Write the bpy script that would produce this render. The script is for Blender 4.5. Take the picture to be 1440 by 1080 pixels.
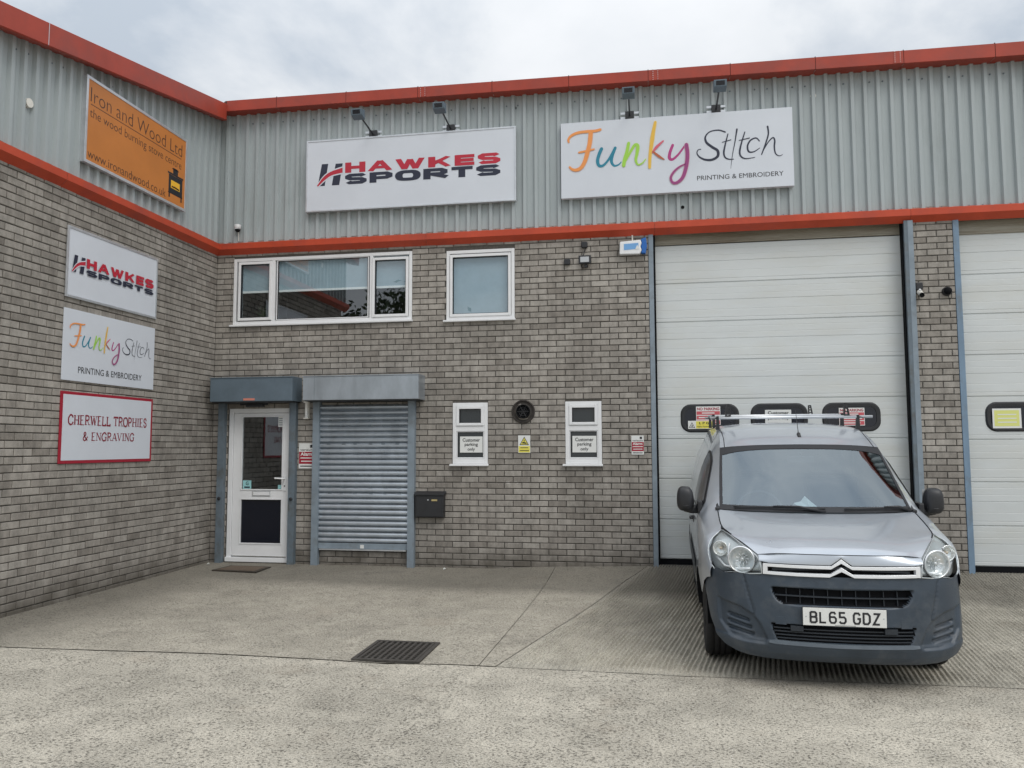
import bpy, bmesh, math, random
from mathutils import Vector, Matrix, noise as _ns
random.seed(7)
for _o in list(bpy.data.objects): bpy.data.objects.remove(_o)
SC = bpy.context.scene
COL = SC.collection
rad = math.radians

# ---------------------------------------------------------------- camera, sky, sun, exposure
CAM = Vector((5.8681, -9.9117, 1.4793))
_y, _t, _r = .1718, .0794, -.003
_f = Vector((-math.sin(_y)*math.cos(_t), math.cos(_y)*math.cos(_t), math.sin(_t)))
_rt = Vector((math.cos(_y), math.sin(_y), 0)); _up = _rt.cross(_f)
_rt2 = _rt*math.cos(_r)+_up*math.sin(_r); _up2 = -_rt*math.sin(_r)+_up*math.cos(_r)
cd = bpy.data.cameras.new('camera'); cam = bpy.data.objects.new('camera', cd); COL.objects.link(cam)
_m = Matrix((( _rt2.x,_up2.x,-_f.x,CAM.x),(_rt2.y,_up2.y,-_f.y,CAM.y),(_rt2.z,_up2.z,-_f.z,CAM.z),(0,0,0,1)))
cam.matrix_world = _m
cd.sensor_width = 36; cd.sensor_fit = 'HORIZONTAL'; cd.lens = 1107.92/1440*36
cd.clip_start = .05; cd.clip_end = 3000
SC.camera = cam
SC.view_settings.view_transform = 'Standard'; SC.view_settings.look = 'None'
SC.view_settings.gamma = 1; SC.view_settings.exposure = 0.24
SC.view_settings.use_curve_mapping = False
SUN_EL, SUN_AZ = rad(48), rad(138)      # azimuth measured clockwise from +Y

W = bpy.data.worlds.new('World'); SC.world = W; W.use_nodes = True
nt = W.node_tree; nt.nodes.clear()
def N(t, k, **kw):
    n = t.nodes.new(k)
    for a, b in kw.items(): setattr(n, a, b)
    return n
out = N(nt,'ShaderNodeOutputWorld'); bg = N(nt,'ShaderNodeBackground'); bg.inputs[1].default_value = .10
sky = N(nt,'ShaderNodeTexSky'); sky.sky_type='NISHITA'; sky.sun_disc=False
sky.sun_elevation = SUN_EL; sky.sun_rotation = SUN_AZ
tc = N(nt,'ShaderNodeTexCoord'); sep = N(nt,'ShaderNodeSeparateXYZ')
nt.links.new(tc.outputs['Generated'], sep.inputs[0])
mz = N(nt,'ShaderNodeMath',operation='ADD'); mz.inputs[1].default_value=.22
nt.links.new(sep.outputs[2], mz.inputs[0])
mzm = N(nt,'ShaderNodeMath',operation='MAXIMUM'); mzm.inputs[1].default_value=.1; nt.links.new(mz.outputs[0], mzm.inputs[0])
dvx = N(nt,'ShaderNodeMath',operation='DIVIDE'); dvy = N(nt,'ShaderNodeMath',operation='DIVIDE')
nt.links.new(sep.outputs[0],dvx.inputs[0]); nt.links.new(mzm.outputs[0],dvx.inputs[1])
nt.links.new(sep.outputs[1],dvy.inputs[0]); nt.links.new(mzm.outputs[0],dvy.inputs[1])
cb = N(nt,'ShaderNodeCombineXYZ'); nt.links.new(dvx.outputs[0],cb.inputs[0]); nt.links.new(dvy.outputs[0],cb.inputs[1])
n1 = N(nt,'ShaderNodeTexNoise'); n1.inputs['Scale'].default_value=1.35; n1.inputs['Detail'].default_value=7; n1.inputs['Roughness'].default_value=.55; n1.inputs['Distortion'].default_value=.25
nt.links.new(cb.outputs[0], n1.inputs['Vector'])
cr = N(nt,'ShaderNodeValToRGB')
e = cr.color_ramp.elements; e[0].position=.37; e[0].color=(.62,.69,.775,1); e[1].position=.68; e[1].color=(1.12,1.13,1.15,1)
m_ = cr.color_ramp.elements.new(.50); m_.color=(.96,.99,1.02,1)
nt.links.new(n1.outputs[0], cr.inputs[0])
# overcast sky: brighter overhead than near the horizon
el = N(nt,'ShaderNodeMapRange'); el.inputs[1].default_value=0; el.inputs[2].default_value=1; el.inputs[3].default_value=6.3; el.inputs[4].default_value=15.5
sq=N(nt,'ShaderNodeMath',operation='POWER'); sq.use_clamp=True; sq.inputs[1].default_value=2.0
nt.links.new(sep.outputs[2], sq.inputs[0]); nt.links.new(sq.outputs[0], el.inputs[0])
vm = N(nt,'ShaderNodeVectorMath',operation='SCALE'); nt.links.new(cr.outputs[0], vm.inputs[0]); nt.links.new(el.outputs[0], vm.inputs['Scale'])
mx = N(nt,'ShaderNodeMix',data_type='RGBA'); mx.inputs[0].default_value=.90
nt.links.new(sky.outputs[0], mx.inputs[6]); nt.links.new(vm.outputs[0], mx.inputs[7])
nt.links.new(mx.outputs[2], bg.inputs[0]); nt.links.new(bg.outputs[0], out.inputs[0])

sd = bpy.data.lights.new('sun','SUN'); sd.energy=1.0; sd.angle=rad(30); sd.color=(1,.96,.90)
sun = bpy.data.objects.new('sun', sd); COL.objects.link(sun)
_sdir = Vector((math.sin(SUN_AZ)*math.cos(SUN_EL), math.cos(SUN_AZ)*math.cos(SUN_EL), math.sin(SUN_EL)))
sun.rotation_euler = _sdir.to_track_quat('Z','Y').to_euler(); sun.location = (0,-8,20)

# ---------------------------------------------------------------- materials
def mat(name, col, rough=.6, metal=0., noise=0., nscale=8., bump=0., bscale=60., spec=.5, coat=0., stretch=(1,1,1), dirt=None, dscale=3., dthr=(.5,.75)):
    m = bpy.data.materials.new(name); m.use_nodes=True; t=m.node_tree; b=t.nodes['Principled BSDF']
    b.inputs['Base Color'].default_value=(*col,1); b.inputs['Roughness'].default_value=rough; b.inputs['Metallic'].default_value=metal
    b.inputs['Specular IOR Level'].default_value=spec; b.inputs['Coat Weight'].default_value=coat; b.inputs['Coat Roughness'].default_value=.04
    g = N(t,'ShaderNodeNewGeometry'); mp=N(t,'ShaderNodeMapping'); mp.inputs['Scale'].default_value=stretch
    t.links.new(g.outputs['Position'], mp.inputs[0])
    cur=None
    if noise:
        n=N(t,'ShaderNodeTexNoise'); n.inputs['Scale'].default_value=nscale; n.inputs['Detail'].default_value=6; n.inputs['Roughness'].default_value=.65
        t.links.new(mp.outputs[0], n.inputs['Vector'])
        r=N(t,'ShaderNodeMapRange'); r.inputs[1].default_value=.3; r.inputs[2].default_value=.7; r.inputs[3].default_value=1-noise; r.inputs[4].default_value=1+noise
        t.links.new(n.outputs[0], r.inputs[0])
        v=N(t,'ShaderNodeVectorMath',operation='SCALE'); v.inputs[0].default_value=col; t.links.new(r.outputs[0], v.inputs['Scale'])
        cur=v.outputs[0]
        rr=N(t,'ShaderNodeMapRange'); rr.inputs[3].default_value=max(0,rough-.08); rr.inputs[4].default_value=min(1,rough+.1); t.links.new(n.outputs[0], rr.inputs[0]); t.links.new(rr.outputs[0], b.inputs['Roughness'])
    if dirt:
        n=N(t,'ShaderNodeTexNoise'); n.inputs['Scale'].default_value=dscale; n.inputs['Detail'].default_value=8; n.inputs['Roughness'].default_value=.7
        t.links.new(mp.outputs[0], n.inputs['Vector'])
        r=N(t,'ShaderNodeMapRange'); r.inputs[1].default_value=dthr[0]; r.inputs[2].default_value=dthr[1]
        t.links.new(n.outputs[0], r.inputs[0])
        x=N(t,'ShaderNodeMix',data_type='RGBA'); x.inputs[7].default_value=(*dirt,1); x.inputs[6].default_value=(*col,1)
        if cur: t.links.new(cur,x.inputs[6])
        t.links.new(r.outputs[0],x.inputs[0]); cur=x.outputs[2]
    if cur: t.links.new(cur,b.inputs['Base Color'])
    if bump:
        n=N(t,'ShaderNodeTexNoise'); n.inputs['Scale'].default_value=bscale; n.inputs['Detail'].default_value=4
        t.links.new(mp.outputs[0], n.inputs['Vector'])
        bp=N(t,'ShaderNodeBump'); bp.inputs['Strength'].default_value=bump; bp.inputs['Distance'].default_value=.004
        t.links.new(n.outputs[0], bp.inputs['Height']); t.links.new(bp.outputs[0], b.inputs['Normal'])
    m['b']=0
    return m
def flat(name,col,rough=.5,metal=0,**k): return mat(name,col,rough,metal,**k)

def brick_mat():
    m=bpy.data.materials.new('brick'); m.use_nodes=True; t=m.node_tree; b=t.nodes['Principled BSDF']; L=t.links.new
    b.inputs['Roughness'].default_value=.92; b.inputs['Specular IOR Level'].default_value=.2
    g=N(t,'ShaderNodeNewGeometry'); oi=N(t,'ShaderNodeObjectInfo')
    a=N(t,'ShaderNodeMath',operation='ADD'); L(oi.outputs['Random'],a.inputs[0]); L(g.outputs['Random Per Island'],a.inputs[1])
    fr=N(t,'ShaderNodeMath',operation='FRACT'); L(a.outputs[0],fr.inputs[0])
    cr=N(t,'ShaderNodeValToRGB'); E=cr.color_ramp.elements
    E[0].position=0; E[0].color=(.250,.229,.203,1); E[1].position=1; E[1].color=(.400,.374,.338,1)
    for p,c in ((.12,(.292,.269,.240)),(.35,(.325,.301,.270)),(.6,(.344,.320,.287)),(.85,(.368,.343,.309))): q=E.new(p); q.color=(*c,1)
    L(fr.outputs[0],cr.inputs[0])
    # kiln mottling, streaked across the height of each brick
    mp=N(t,'ShaderNodeMapping'); mp.inputs['Scale'].default_value=(1,1,.45); L(g.outputs['Position'],mp.inputs[0])
    n=N(t,'ShaderNodeTexNoise'); n.inputs['Scale'].default_value=11; n.inputs['Detail'].default_value=6; n.inputs['Roughness'].default_value=.7; L(mp.outputs[0],n.inputs['Vector'])
    r=N(t,'ShaderNodeMapRange'); r.inputs[1].default_value=.36; r.inputs[2].default_value=.62; r.inputs[3].default_value=.76; r.inputs[4].default_value=1.10; L(n.outputs[0],r.inputs[0])
    n2=N(t,'ShaderNodeTexNoise'); n2.inputs['Scale'].default_value=160; n2.inputs['Detail'].default_value=3; L(g.outputs['Position'],n2.inputs['Vector'])
    r2=N(t,'ShaderNodeMapRange'); r2.inputs[1].default_value=.3; r2.inputs[2].default_value=.7; r2.inputs[3].default_value=.84; r2.inputs[4].default_value=1.16; L(n2.outputs[0],r2.inputs[0])
    mu=N(t,'ShaderNodeMath',operation='MULTIPLY'); L(r.outputs[0],mu.inputs[0]); L(r2.outputs[0],mu.inputs[1])
    n3=N(t,'ShaderNodeTexNoise'); n3.inputs['Scale'].default_value=.75; n3.inputs['Detail'].default_value=4; L(g.outputs['Position'],n3.inputs['Vector'])
    r3=N(t,'ShaderNodeMapRange'); r3.inputs[1].default_value=.35; r3.inputs[2].default_value=.65; r3.inputs[3].default_value=.80; r3.inputs[4].default_value=1.05; L(n3.outputs[0],r3.inputs[0])
    ms=N(t,'ShaderNodeMapping'); ms.inputs['Scale'].default_value=(5,5,.35); L(g.outputs['Position'],ms.inputs[0])
    ns=N(t,'ShaderNodeTexNoise'); ns.inputs['Scale'].default_value=1.; ns.inputs['Detail'].default_value=5; L(ms.outputs[0],ns.inputs['Vector'])
    rs=N(t,'ShaderNodeMapRange'); rs.inputs[1].default_value=.3; rs.inputs[2].default_value=.7; rs.inputs[3].default_value=.90; rs.inputs[4].default_value=1.06; L(ns.outputs[0],rs.inputs[0])
    mst=N(t,'ShaderNodeMath',operation='MULTIPLY'); L(r3.outputs[0],mst.inputs[0]); L(rs.outputs[0],mst.inputs[1]); r3=mst
    mu2=N(t,'ShaderNodeMath',operation='MULTIPLY'); L(mu.outputs[0],mu2.inputs[0]); L(r3.outputs[0],mu2.inputs[1])
    v=N(t,'ShaderNodeVectorMath',operation='SCALE'); L(cr.outputs[0],v.inputs[0]); L(mu2.outputs[0],v.inputs['Scale'])
    # dirt splashed along the foot of the wall and pale lime smudges
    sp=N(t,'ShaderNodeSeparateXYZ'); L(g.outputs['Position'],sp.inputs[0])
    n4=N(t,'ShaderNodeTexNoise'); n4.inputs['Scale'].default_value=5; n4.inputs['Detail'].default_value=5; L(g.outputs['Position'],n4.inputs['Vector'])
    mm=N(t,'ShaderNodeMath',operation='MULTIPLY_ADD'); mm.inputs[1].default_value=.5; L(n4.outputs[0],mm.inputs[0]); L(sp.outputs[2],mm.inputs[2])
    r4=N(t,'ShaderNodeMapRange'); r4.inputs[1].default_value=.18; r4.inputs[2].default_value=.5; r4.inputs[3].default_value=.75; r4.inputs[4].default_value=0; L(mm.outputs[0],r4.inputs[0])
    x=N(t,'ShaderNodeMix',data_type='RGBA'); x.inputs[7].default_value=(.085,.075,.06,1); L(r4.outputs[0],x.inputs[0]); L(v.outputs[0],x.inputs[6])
    # lime smudge near the small windows
    d=N(t,'ShaderNodeVectorMath',operation='SUBTRACT'); d.inputs[1].default_value=(4.10,0,1.02); L(g.outputs['Position'],d.inputs[0])
    ds=N(t,'ShaderNodeVectorMath',operation='MULTIPLY'); ds.inputs[1].default_value=(2.6,1,10.); L(d.outputs[0],ds.inputs[0])
    ln=N(t,'ShaderNodeVectorMath',operation='LENGTH'); L(ds.outputs[0],ln.inputs[0])
    n5=N(t,'ShaderNodeTexNoise'); n5.inputs['Scale'].default_value=22; n5.inputs['Detail'].default_value=3; L(g.outputs['Position'],n5.inputs['Vector'])
    r5=N(t,'ShaderNodeMapRange'); r5.inputs[1].default_value=0; r5.inputs[2].default_value=1; r5.inputs[3].default_value=.20; r5.inputs[4].default_value=-.12; L(ln.outputs['Value'],r5.inputs[0])
    s5=N(t,'ShaderNodeMath',operation='ADD'); L(n5.outputs[0],s5.inputs[0]); L(r5.outputs[0],s5.inputs[1])
    q5=N(t,'ShaderNodeMapRange'); q5.inputs[1].default_value=.70; q5.inputs[2].default_value=.78; q5.inputs[4].default_value=.6; L(s5.outputs[0],q5.inputs[0])
    x2=N(t,'ShaderNodeMix',data_type='RGBA'); x2.inputs[7].default_value=(.55,.53,.5,1); L(q5.outputs[0],x2.inputs[0]); L(x.outputs[2],x2.inputs[6])
    L(x2.outputs[2],b.inputs['Base Color'])
    bp=N(t,'ShaderNodeBump'); bp.inputs['Strength'].default_value=.5; bp.inputs['Distance'].default_value=.003; L(n2.outputs[0],bp.inputs['Height']); L(bp.outputs[0],b.inputs['Normal'])
    return m

def concrete(name, base, pit=.5, pscale=46, band=True, seed=0.):
    m=bpy.data.materials.new(name); m.use_nodes=True; t=m.node_tree; b=t.nodes['Principled BSDF']; L=t.links.new
    b.inputs['Roughness'].default_value=.9; b.inputs['Specular IOR Level'].default_value=.25
    g=N(t,'ShaderNodeNewGeometry')
    mp=N(t,'ShaderNodeMapping'); mp.inputs['Location'].default_value=(seed,seed*1.7,0); L(g.outputs['Position'],mp.inputs[0])
    def noise(sc,det=6,ro=.6,vec=None):
        n=N(t,'ShaderNodeTexNoise'); n.inputs['Scale'].default_value=sc; n.inputs['Detail'].default_value=det; n.inputs['Roughness'].default_value=ro
        L(vec or mp.outputs[0],n.inputs['Vector']); return n.outputs[0]
    def rng(s,a,b_,c,d):
        r=N(t,'ShaderNodeMapRange'); r.inputs[1].default_value=a; r.inputs[2].default_value=b_; r.inputs[3].default_value=c; r.inputs[4].default_value=d; L(s,r.inputs[0]); return r.outputs[0]
    def mul(a,b_):
        x=N(t,'ShaderNodeMath',operation='MULTIPLY'); L(a,x.inputs[0]); L(b_,x.inputs[1]); return x.outputs[0]
    st=N(t,'ShaderNodeMapping'); st.inputs['Scale'].default_value=(.85,1,1); L(mp.outputs[0],st.inputs[0])
    pits=noise(pscale,3,.55,st.outputs[0]); grain=noise(150,3,.7); big=noise(.55,5,.6); mid=noise(3.2,6,.65)
    f=mul(rng(big,.32,.68,.84,1.12), rng(mid,.3,.7,.80,1.16))
    f=mul(f, rng(grain,.34,.66,.68,1.30))
    pv=N(t,'ShaderNodeMath',operation='MULTIPLY_ADD'); pv.inputs[1].default_value=.20; L(noise(7,4,.6),pv.inputs[0]); L(pits,pv.inputs[2])
    pits=pv.outputs[0]; pm=rng(pits,.44,.56,1-pit,1.); f=mul(f,pm)
    p2=noise(pscale*2.1,2,.5); f=mul(f,rng(p2,.30,.42,1-pit*.7,1.))
    v=N(t,'ShaderNodeVectorMath',operation='SCALE'); v.inputs[0].default_value=base; L(f,v.inputs['Scale'])
    cur=v.outputs[0]
    # pale aggregate specks
    vo=N(t,'ShaderNodeTexVoronoi'); vo.inputs['Scale'].default_value=70; L(mp.outputs[0],vo.inputs['Vector'])
    sel=N(t,'ShaderNodeSeparateXYZ'); L(vo.outputs['Color'],sel.inputs[0])
    s1=rng(sel.outputs[0],.93,.95,0,1); s2=rng(vo.outputs['Distance'],.25,.4,1,0); ss=mul(s1,s2)
    x=N(t,'ShaderNodeMix',data_type='RGBA'); x.inputs[7].default_value=(.62,.60,.55,1); L(mul(ss,rng(mid,0,1,.7,.7)),x.inputs[0]); L(cur,x.inputs[6]); cur=x.outputs[2]
    oil=rng(noise(1.15,5,.62),.62,.72,0,.42)
    x=N(t,'ShaderNodeMix',data_type='RGBA'); x.inputs[7].default_value=(.13,.12,.105,1); L(mul(oil,rng(grain,.2,.8,.6,1.2)),x.inputs[0]); L(cur,x.inputs[6]); cur=x.outputs[2]
    # rusty brown tint patches
    ru=rng(noise(1.4,4,.6),.60,.74,0,.22)
    x=N(t,'ShaderNodeMix',data_type='RGBA'); x.inputs[7].default_value=(.28,.21,.15,1); L(ru,x.inputs[0]); L(cur,x.inputs[6]); cur=x.outputs[2]
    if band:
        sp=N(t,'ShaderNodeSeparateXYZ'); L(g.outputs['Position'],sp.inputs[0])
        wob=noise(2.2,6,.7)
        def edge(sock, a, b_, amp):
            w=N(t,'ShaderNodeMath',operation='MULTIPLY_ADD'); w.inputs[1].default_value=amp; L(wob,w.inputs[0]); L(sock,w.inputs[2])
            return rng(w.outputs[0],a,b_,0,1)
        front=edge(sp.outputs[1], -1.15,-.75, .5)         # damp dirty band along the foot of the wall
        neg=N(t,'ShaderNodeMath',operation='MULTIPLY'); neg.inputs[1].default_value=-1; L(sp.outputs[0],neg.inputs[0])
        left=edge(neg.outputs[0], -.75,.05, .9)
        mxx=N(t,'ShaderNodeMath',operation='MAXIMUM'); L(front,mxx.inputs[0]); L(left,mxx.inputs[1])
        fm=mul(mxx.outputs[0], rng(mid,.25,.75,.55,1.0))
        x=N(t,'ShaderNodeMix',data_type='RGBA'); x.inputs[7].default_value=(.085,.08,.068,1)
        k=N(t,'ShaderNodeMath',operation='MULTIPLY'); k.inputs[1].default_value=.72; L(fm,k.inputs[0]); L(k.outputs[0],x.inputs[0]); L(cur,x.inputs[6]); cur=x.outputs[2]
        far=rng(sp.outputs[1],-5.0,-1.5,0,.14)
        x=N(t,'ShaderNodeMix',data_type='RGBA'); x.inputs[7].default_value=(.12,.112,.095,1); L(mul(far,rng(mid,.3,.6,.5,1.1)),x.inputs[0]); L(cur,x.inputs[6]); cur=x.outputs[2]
    L(cur,b.inputs['Base Color'])
    hsum=N(t,'ShaderNodeMath',operation='MULTIPLY_ADD'); hsum.inputs[1].default_value=.25; L(grain,hsum.inputs[0]); L(rng(pits,.42,.60,0,1),hsum.inputs[2])
    bp=N(t,'ShaderNodeBump'); bp.inputs['Strength'].default_value=.75; bp.inputs['Distance'].default_value=.006; L(hsum.outputs[0],bp.inputs['Height']); L(bp.outputs[0],b.inputs['Normal'])
    return m

def glass_mat(name, tint=(.86,.9,.9), ior=1.75, rough=.0, gt=(.93,.97,1.)):
    m=bpy.data.materials.new(name); m.use_nodes=True; t=m.node_tree; t.nodes.clear(); L=t.links.new
    o=N(t,'ShaderNodeOutputMaterial'); tr=N(t,'ShaderNodeBsdfTransparent'); tr.inputs[0].default_value=(*tint,1)
    gl=N(t,'ShaderNodeBsdfGlossy'); gl.inputs['Roughness'].default_value=rough; gl.inputs[0].default_value=(*gt,1)
    fr=N(t,'ShaderNodeFresnel'); ge=N(t,'ShaderNodeNewGeometry'); ir=N(t,'ShaderNodeMapRange'); ir.inputs[3].default_value=ior; ir.inputs[4].default_value=1/ior
    L(ge.outputs['Backfacing'],ir.inputs[0]); L(ir.outputs[0],fr.inputs[0])   # a thin pane reflects alike from both sides
    mx=N(t,'ShaderNodeMixShader')
    L(fr.outputs[0],mx.inputs[0]); L(tr.outputs[0],mx.inputs[1]); L(gl.outputs[0],mx.inputs[2]); L(mx.outputs[0],o.inputs[0])
    return m

M = dict(
 brick=brick_mat(),
 mortar=mat('mortar',(.095,.088,.078),.95,noise=.25,nscale=30,bump=.5,bscale=200),
 clad=mat('cladding_paint',(.37,.412,.42),.42,noise=.07,nscale=2.5,spec=.4,stretch=(1,1,.25),dirt=(.22,.24,.23),dscale=2.2,dthr=(.55,.95)),
 red=mat('red_paint',(.48,.066,.028),.42,noise=.12,nscale=3,spec=.35,dirt=(.30,.06,.045),dscale=2.0,dthr=(.5,.9)),
 redroof=mat('faded_red_paint',(.36,.052,.030),.5,noise=.14,nscale=2.5,spec=.35,dirt=(.22,.06,.05),dscale=1.6,dthr=(.45,.85)),
 dark=flat('near_black',(.006,.0065,.008),.8,spec=.15),
 blackp=mat('black_plastic',(.02,.021,.024),.45,noise=.2),
 white=mat('white_upvc',(.76,.77,.78),.32,noise=.04,nscale=4,dirt=(.55,.54,.50),dscale=5,dthr=(.62,.9)),
 signw=mat('sign_white',(.62,.655,.71),.35,noise=.03,nscale=2.0),
 alu=mat('aluminium',(.62,.64,.66),.35,.7,noise=.1),
 frame=mat('blue_grey_steel',(.215,.262,.305),.5,noise=.14,nscale=5,dirt=(.14,.15,.15),dscale=4,dthr=(.52,.8)),
 framed=mat('darker_blue_grey_steel',(.125,.16,.19),.5,noise=.15,nscale=6,dirt=(.09,.09,.08),dscale=5),
 galv=mat('galvanised',(.43,.475,.52),.33,.65,noise=.14,nscale=6,stretch=(1,1,.4)),
 hoodd=mat('slate_blue_steel',(.115,.155,.190),.5,.1,noise=.12,nscale=5),
 gdoor=mat('door_panel_white',(.585,.615,.615),.42,noise=.05,nscale=1.6,dirt=(.54,.54,.49),dscale=1.3,dthr=(.45,.9),stretch=(.5,.5,2.)),
 glass=glass_mat('window_glass',(.86,.92,.94),2.3), wsglass=glass_mat('windscreen_glass',(.58,.68,.72),2.7,.0,(.82,.93,1.)), lens=glass_mat('lamp_lens',(.93,.95,.95),1.35,.02),
 dglass=mat('obscure_dark_glass',(.02,.026,.03),.22,spec=.8,bump=.5,bscale=70),
 navy=mat('dark_panel',(.006,.008,.016),.16,spec=.6),
 room=flat('room_dark',(.10,.095,.09),.9), blind_sky_sheet=mat('blind_sky_sheet',(.36,.45,.50),.8,noise=.06), rail=flat('blind_rail',(.9,.9,.88),.6),
 rubber=mat('rubber_mat',(.055,.045,.035),.9,noise=.3,nscale=40,bump=.6,bscale=150),
 iron=mat('cast_iron',(.075,.068,.06),.6,.3,noise=.35,nscale=30,bump=.4,bscale=160),
 redsign=flat('sign_red',(.34,.012,.030),.4), navytx=flat('sign_navy',(.018,.022,.045),.4), redtx=flat('logo_red',(.47,.018,.04),.4),
 maroon=flat('maroon',(.24,.010,.026),.5), blacktx=flat('ink_black',(.015,.016,.02),.5), browntx=flat('ink_brown',(.055,.022,.012),.5),
 orange=mat('sign_orange',(.53,.185,.035),.42,noise=.07,nscale=2.2), yellow=flat('sign_yellow',(.74,.66,.10),.45), bluep=flat('alarm_blue',(.015,.12,.42),.35),
 ablue=flat('label_blue',(.16,.36,.66),.4), flame=flat('print_flame',(.85,.48,.03),.45),
 paint=mat('silver_paint',(.475,.515,.565),.30,.45,coat=.8,noise=.03,nscale=3,spec=.5),
 bumper=mat('bumper_plastic',(.036,.051,.070),.36,noise=.2,nscale=4,bump=.25,bscale=300,dirt=(.095,.105,.115),dscale=5,dthr=(.5,.85)),
 bumper2=mat('bumper_insert',(.018,.024,.032),.5,noise=.15,nscale=6,bump=.25,bscale=300),
 chrome=flat('satin_chrome',(.84,.86,.89),.22,.35,spec=.9), refl=flat('reflector',(.86,.88,.88),.22,.6), bezel=flat('lamp_bezel',(.52,.55,.56),.25,.4),
 tyre=mat('tyre_rubber',(.012,.012,.013),.75,noise=.3,bump=.3), rim=mat('steel_rim',(.20,.21,.22),.45,.5),
 plate=flat('plate_white',(.72,.73,.71),.4), paper=flat('paper',(.66,.68,.64),.8), gasket=flat('gasket',(.012,.013,.016),.5),
 brownmat=mat('coir',(.12,.088,.062),.95,noise=.3,nscale=60,bump=.8,bscale=200),
 leaf=mat('leaf',(.045,.075,.028),.7,noise=.4,nscale=3), bark=mat('bark',(.09,.07,.05),.9,noise=.3),
 cream=mat('cream_plastic',(.72,.70,.64),.4), tube=flat('diffuser',(.80,.80,.76),.35), clear=glass_mat('clear_window',(.72,.78,.78),1.5),
 slab1=concrete('concrete_yard',(.425,.392,.325),.50,62,True,0), slab2=concrete('concrete_ribbed',(.455,.425,.355),.42,75,True,3.),
 slab0=concrete('concrete_front',(.47,.436,.366),.66,70,False,9.), joint=flat('joint_dirt',(.05,.045,.035),.95),
)
for nme,cl in (('ink_orange',(.80,.30,.08)),('ink_teal',(.02,.22,.32)),('ink_green',(.33,.62,.07)),('ink_gold',(.74,.45,.06)),('ink_rust',(.45,.12,.05)),('ink_magenta',(.42,.04,.20)),('ink_plum',(.22,.05,.16)),('ink_pink',(.62,.12,.17)),('ink_lime',(.62,.70,.05))):
    M[nme]=flat(nme,cl,.45)

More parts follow.
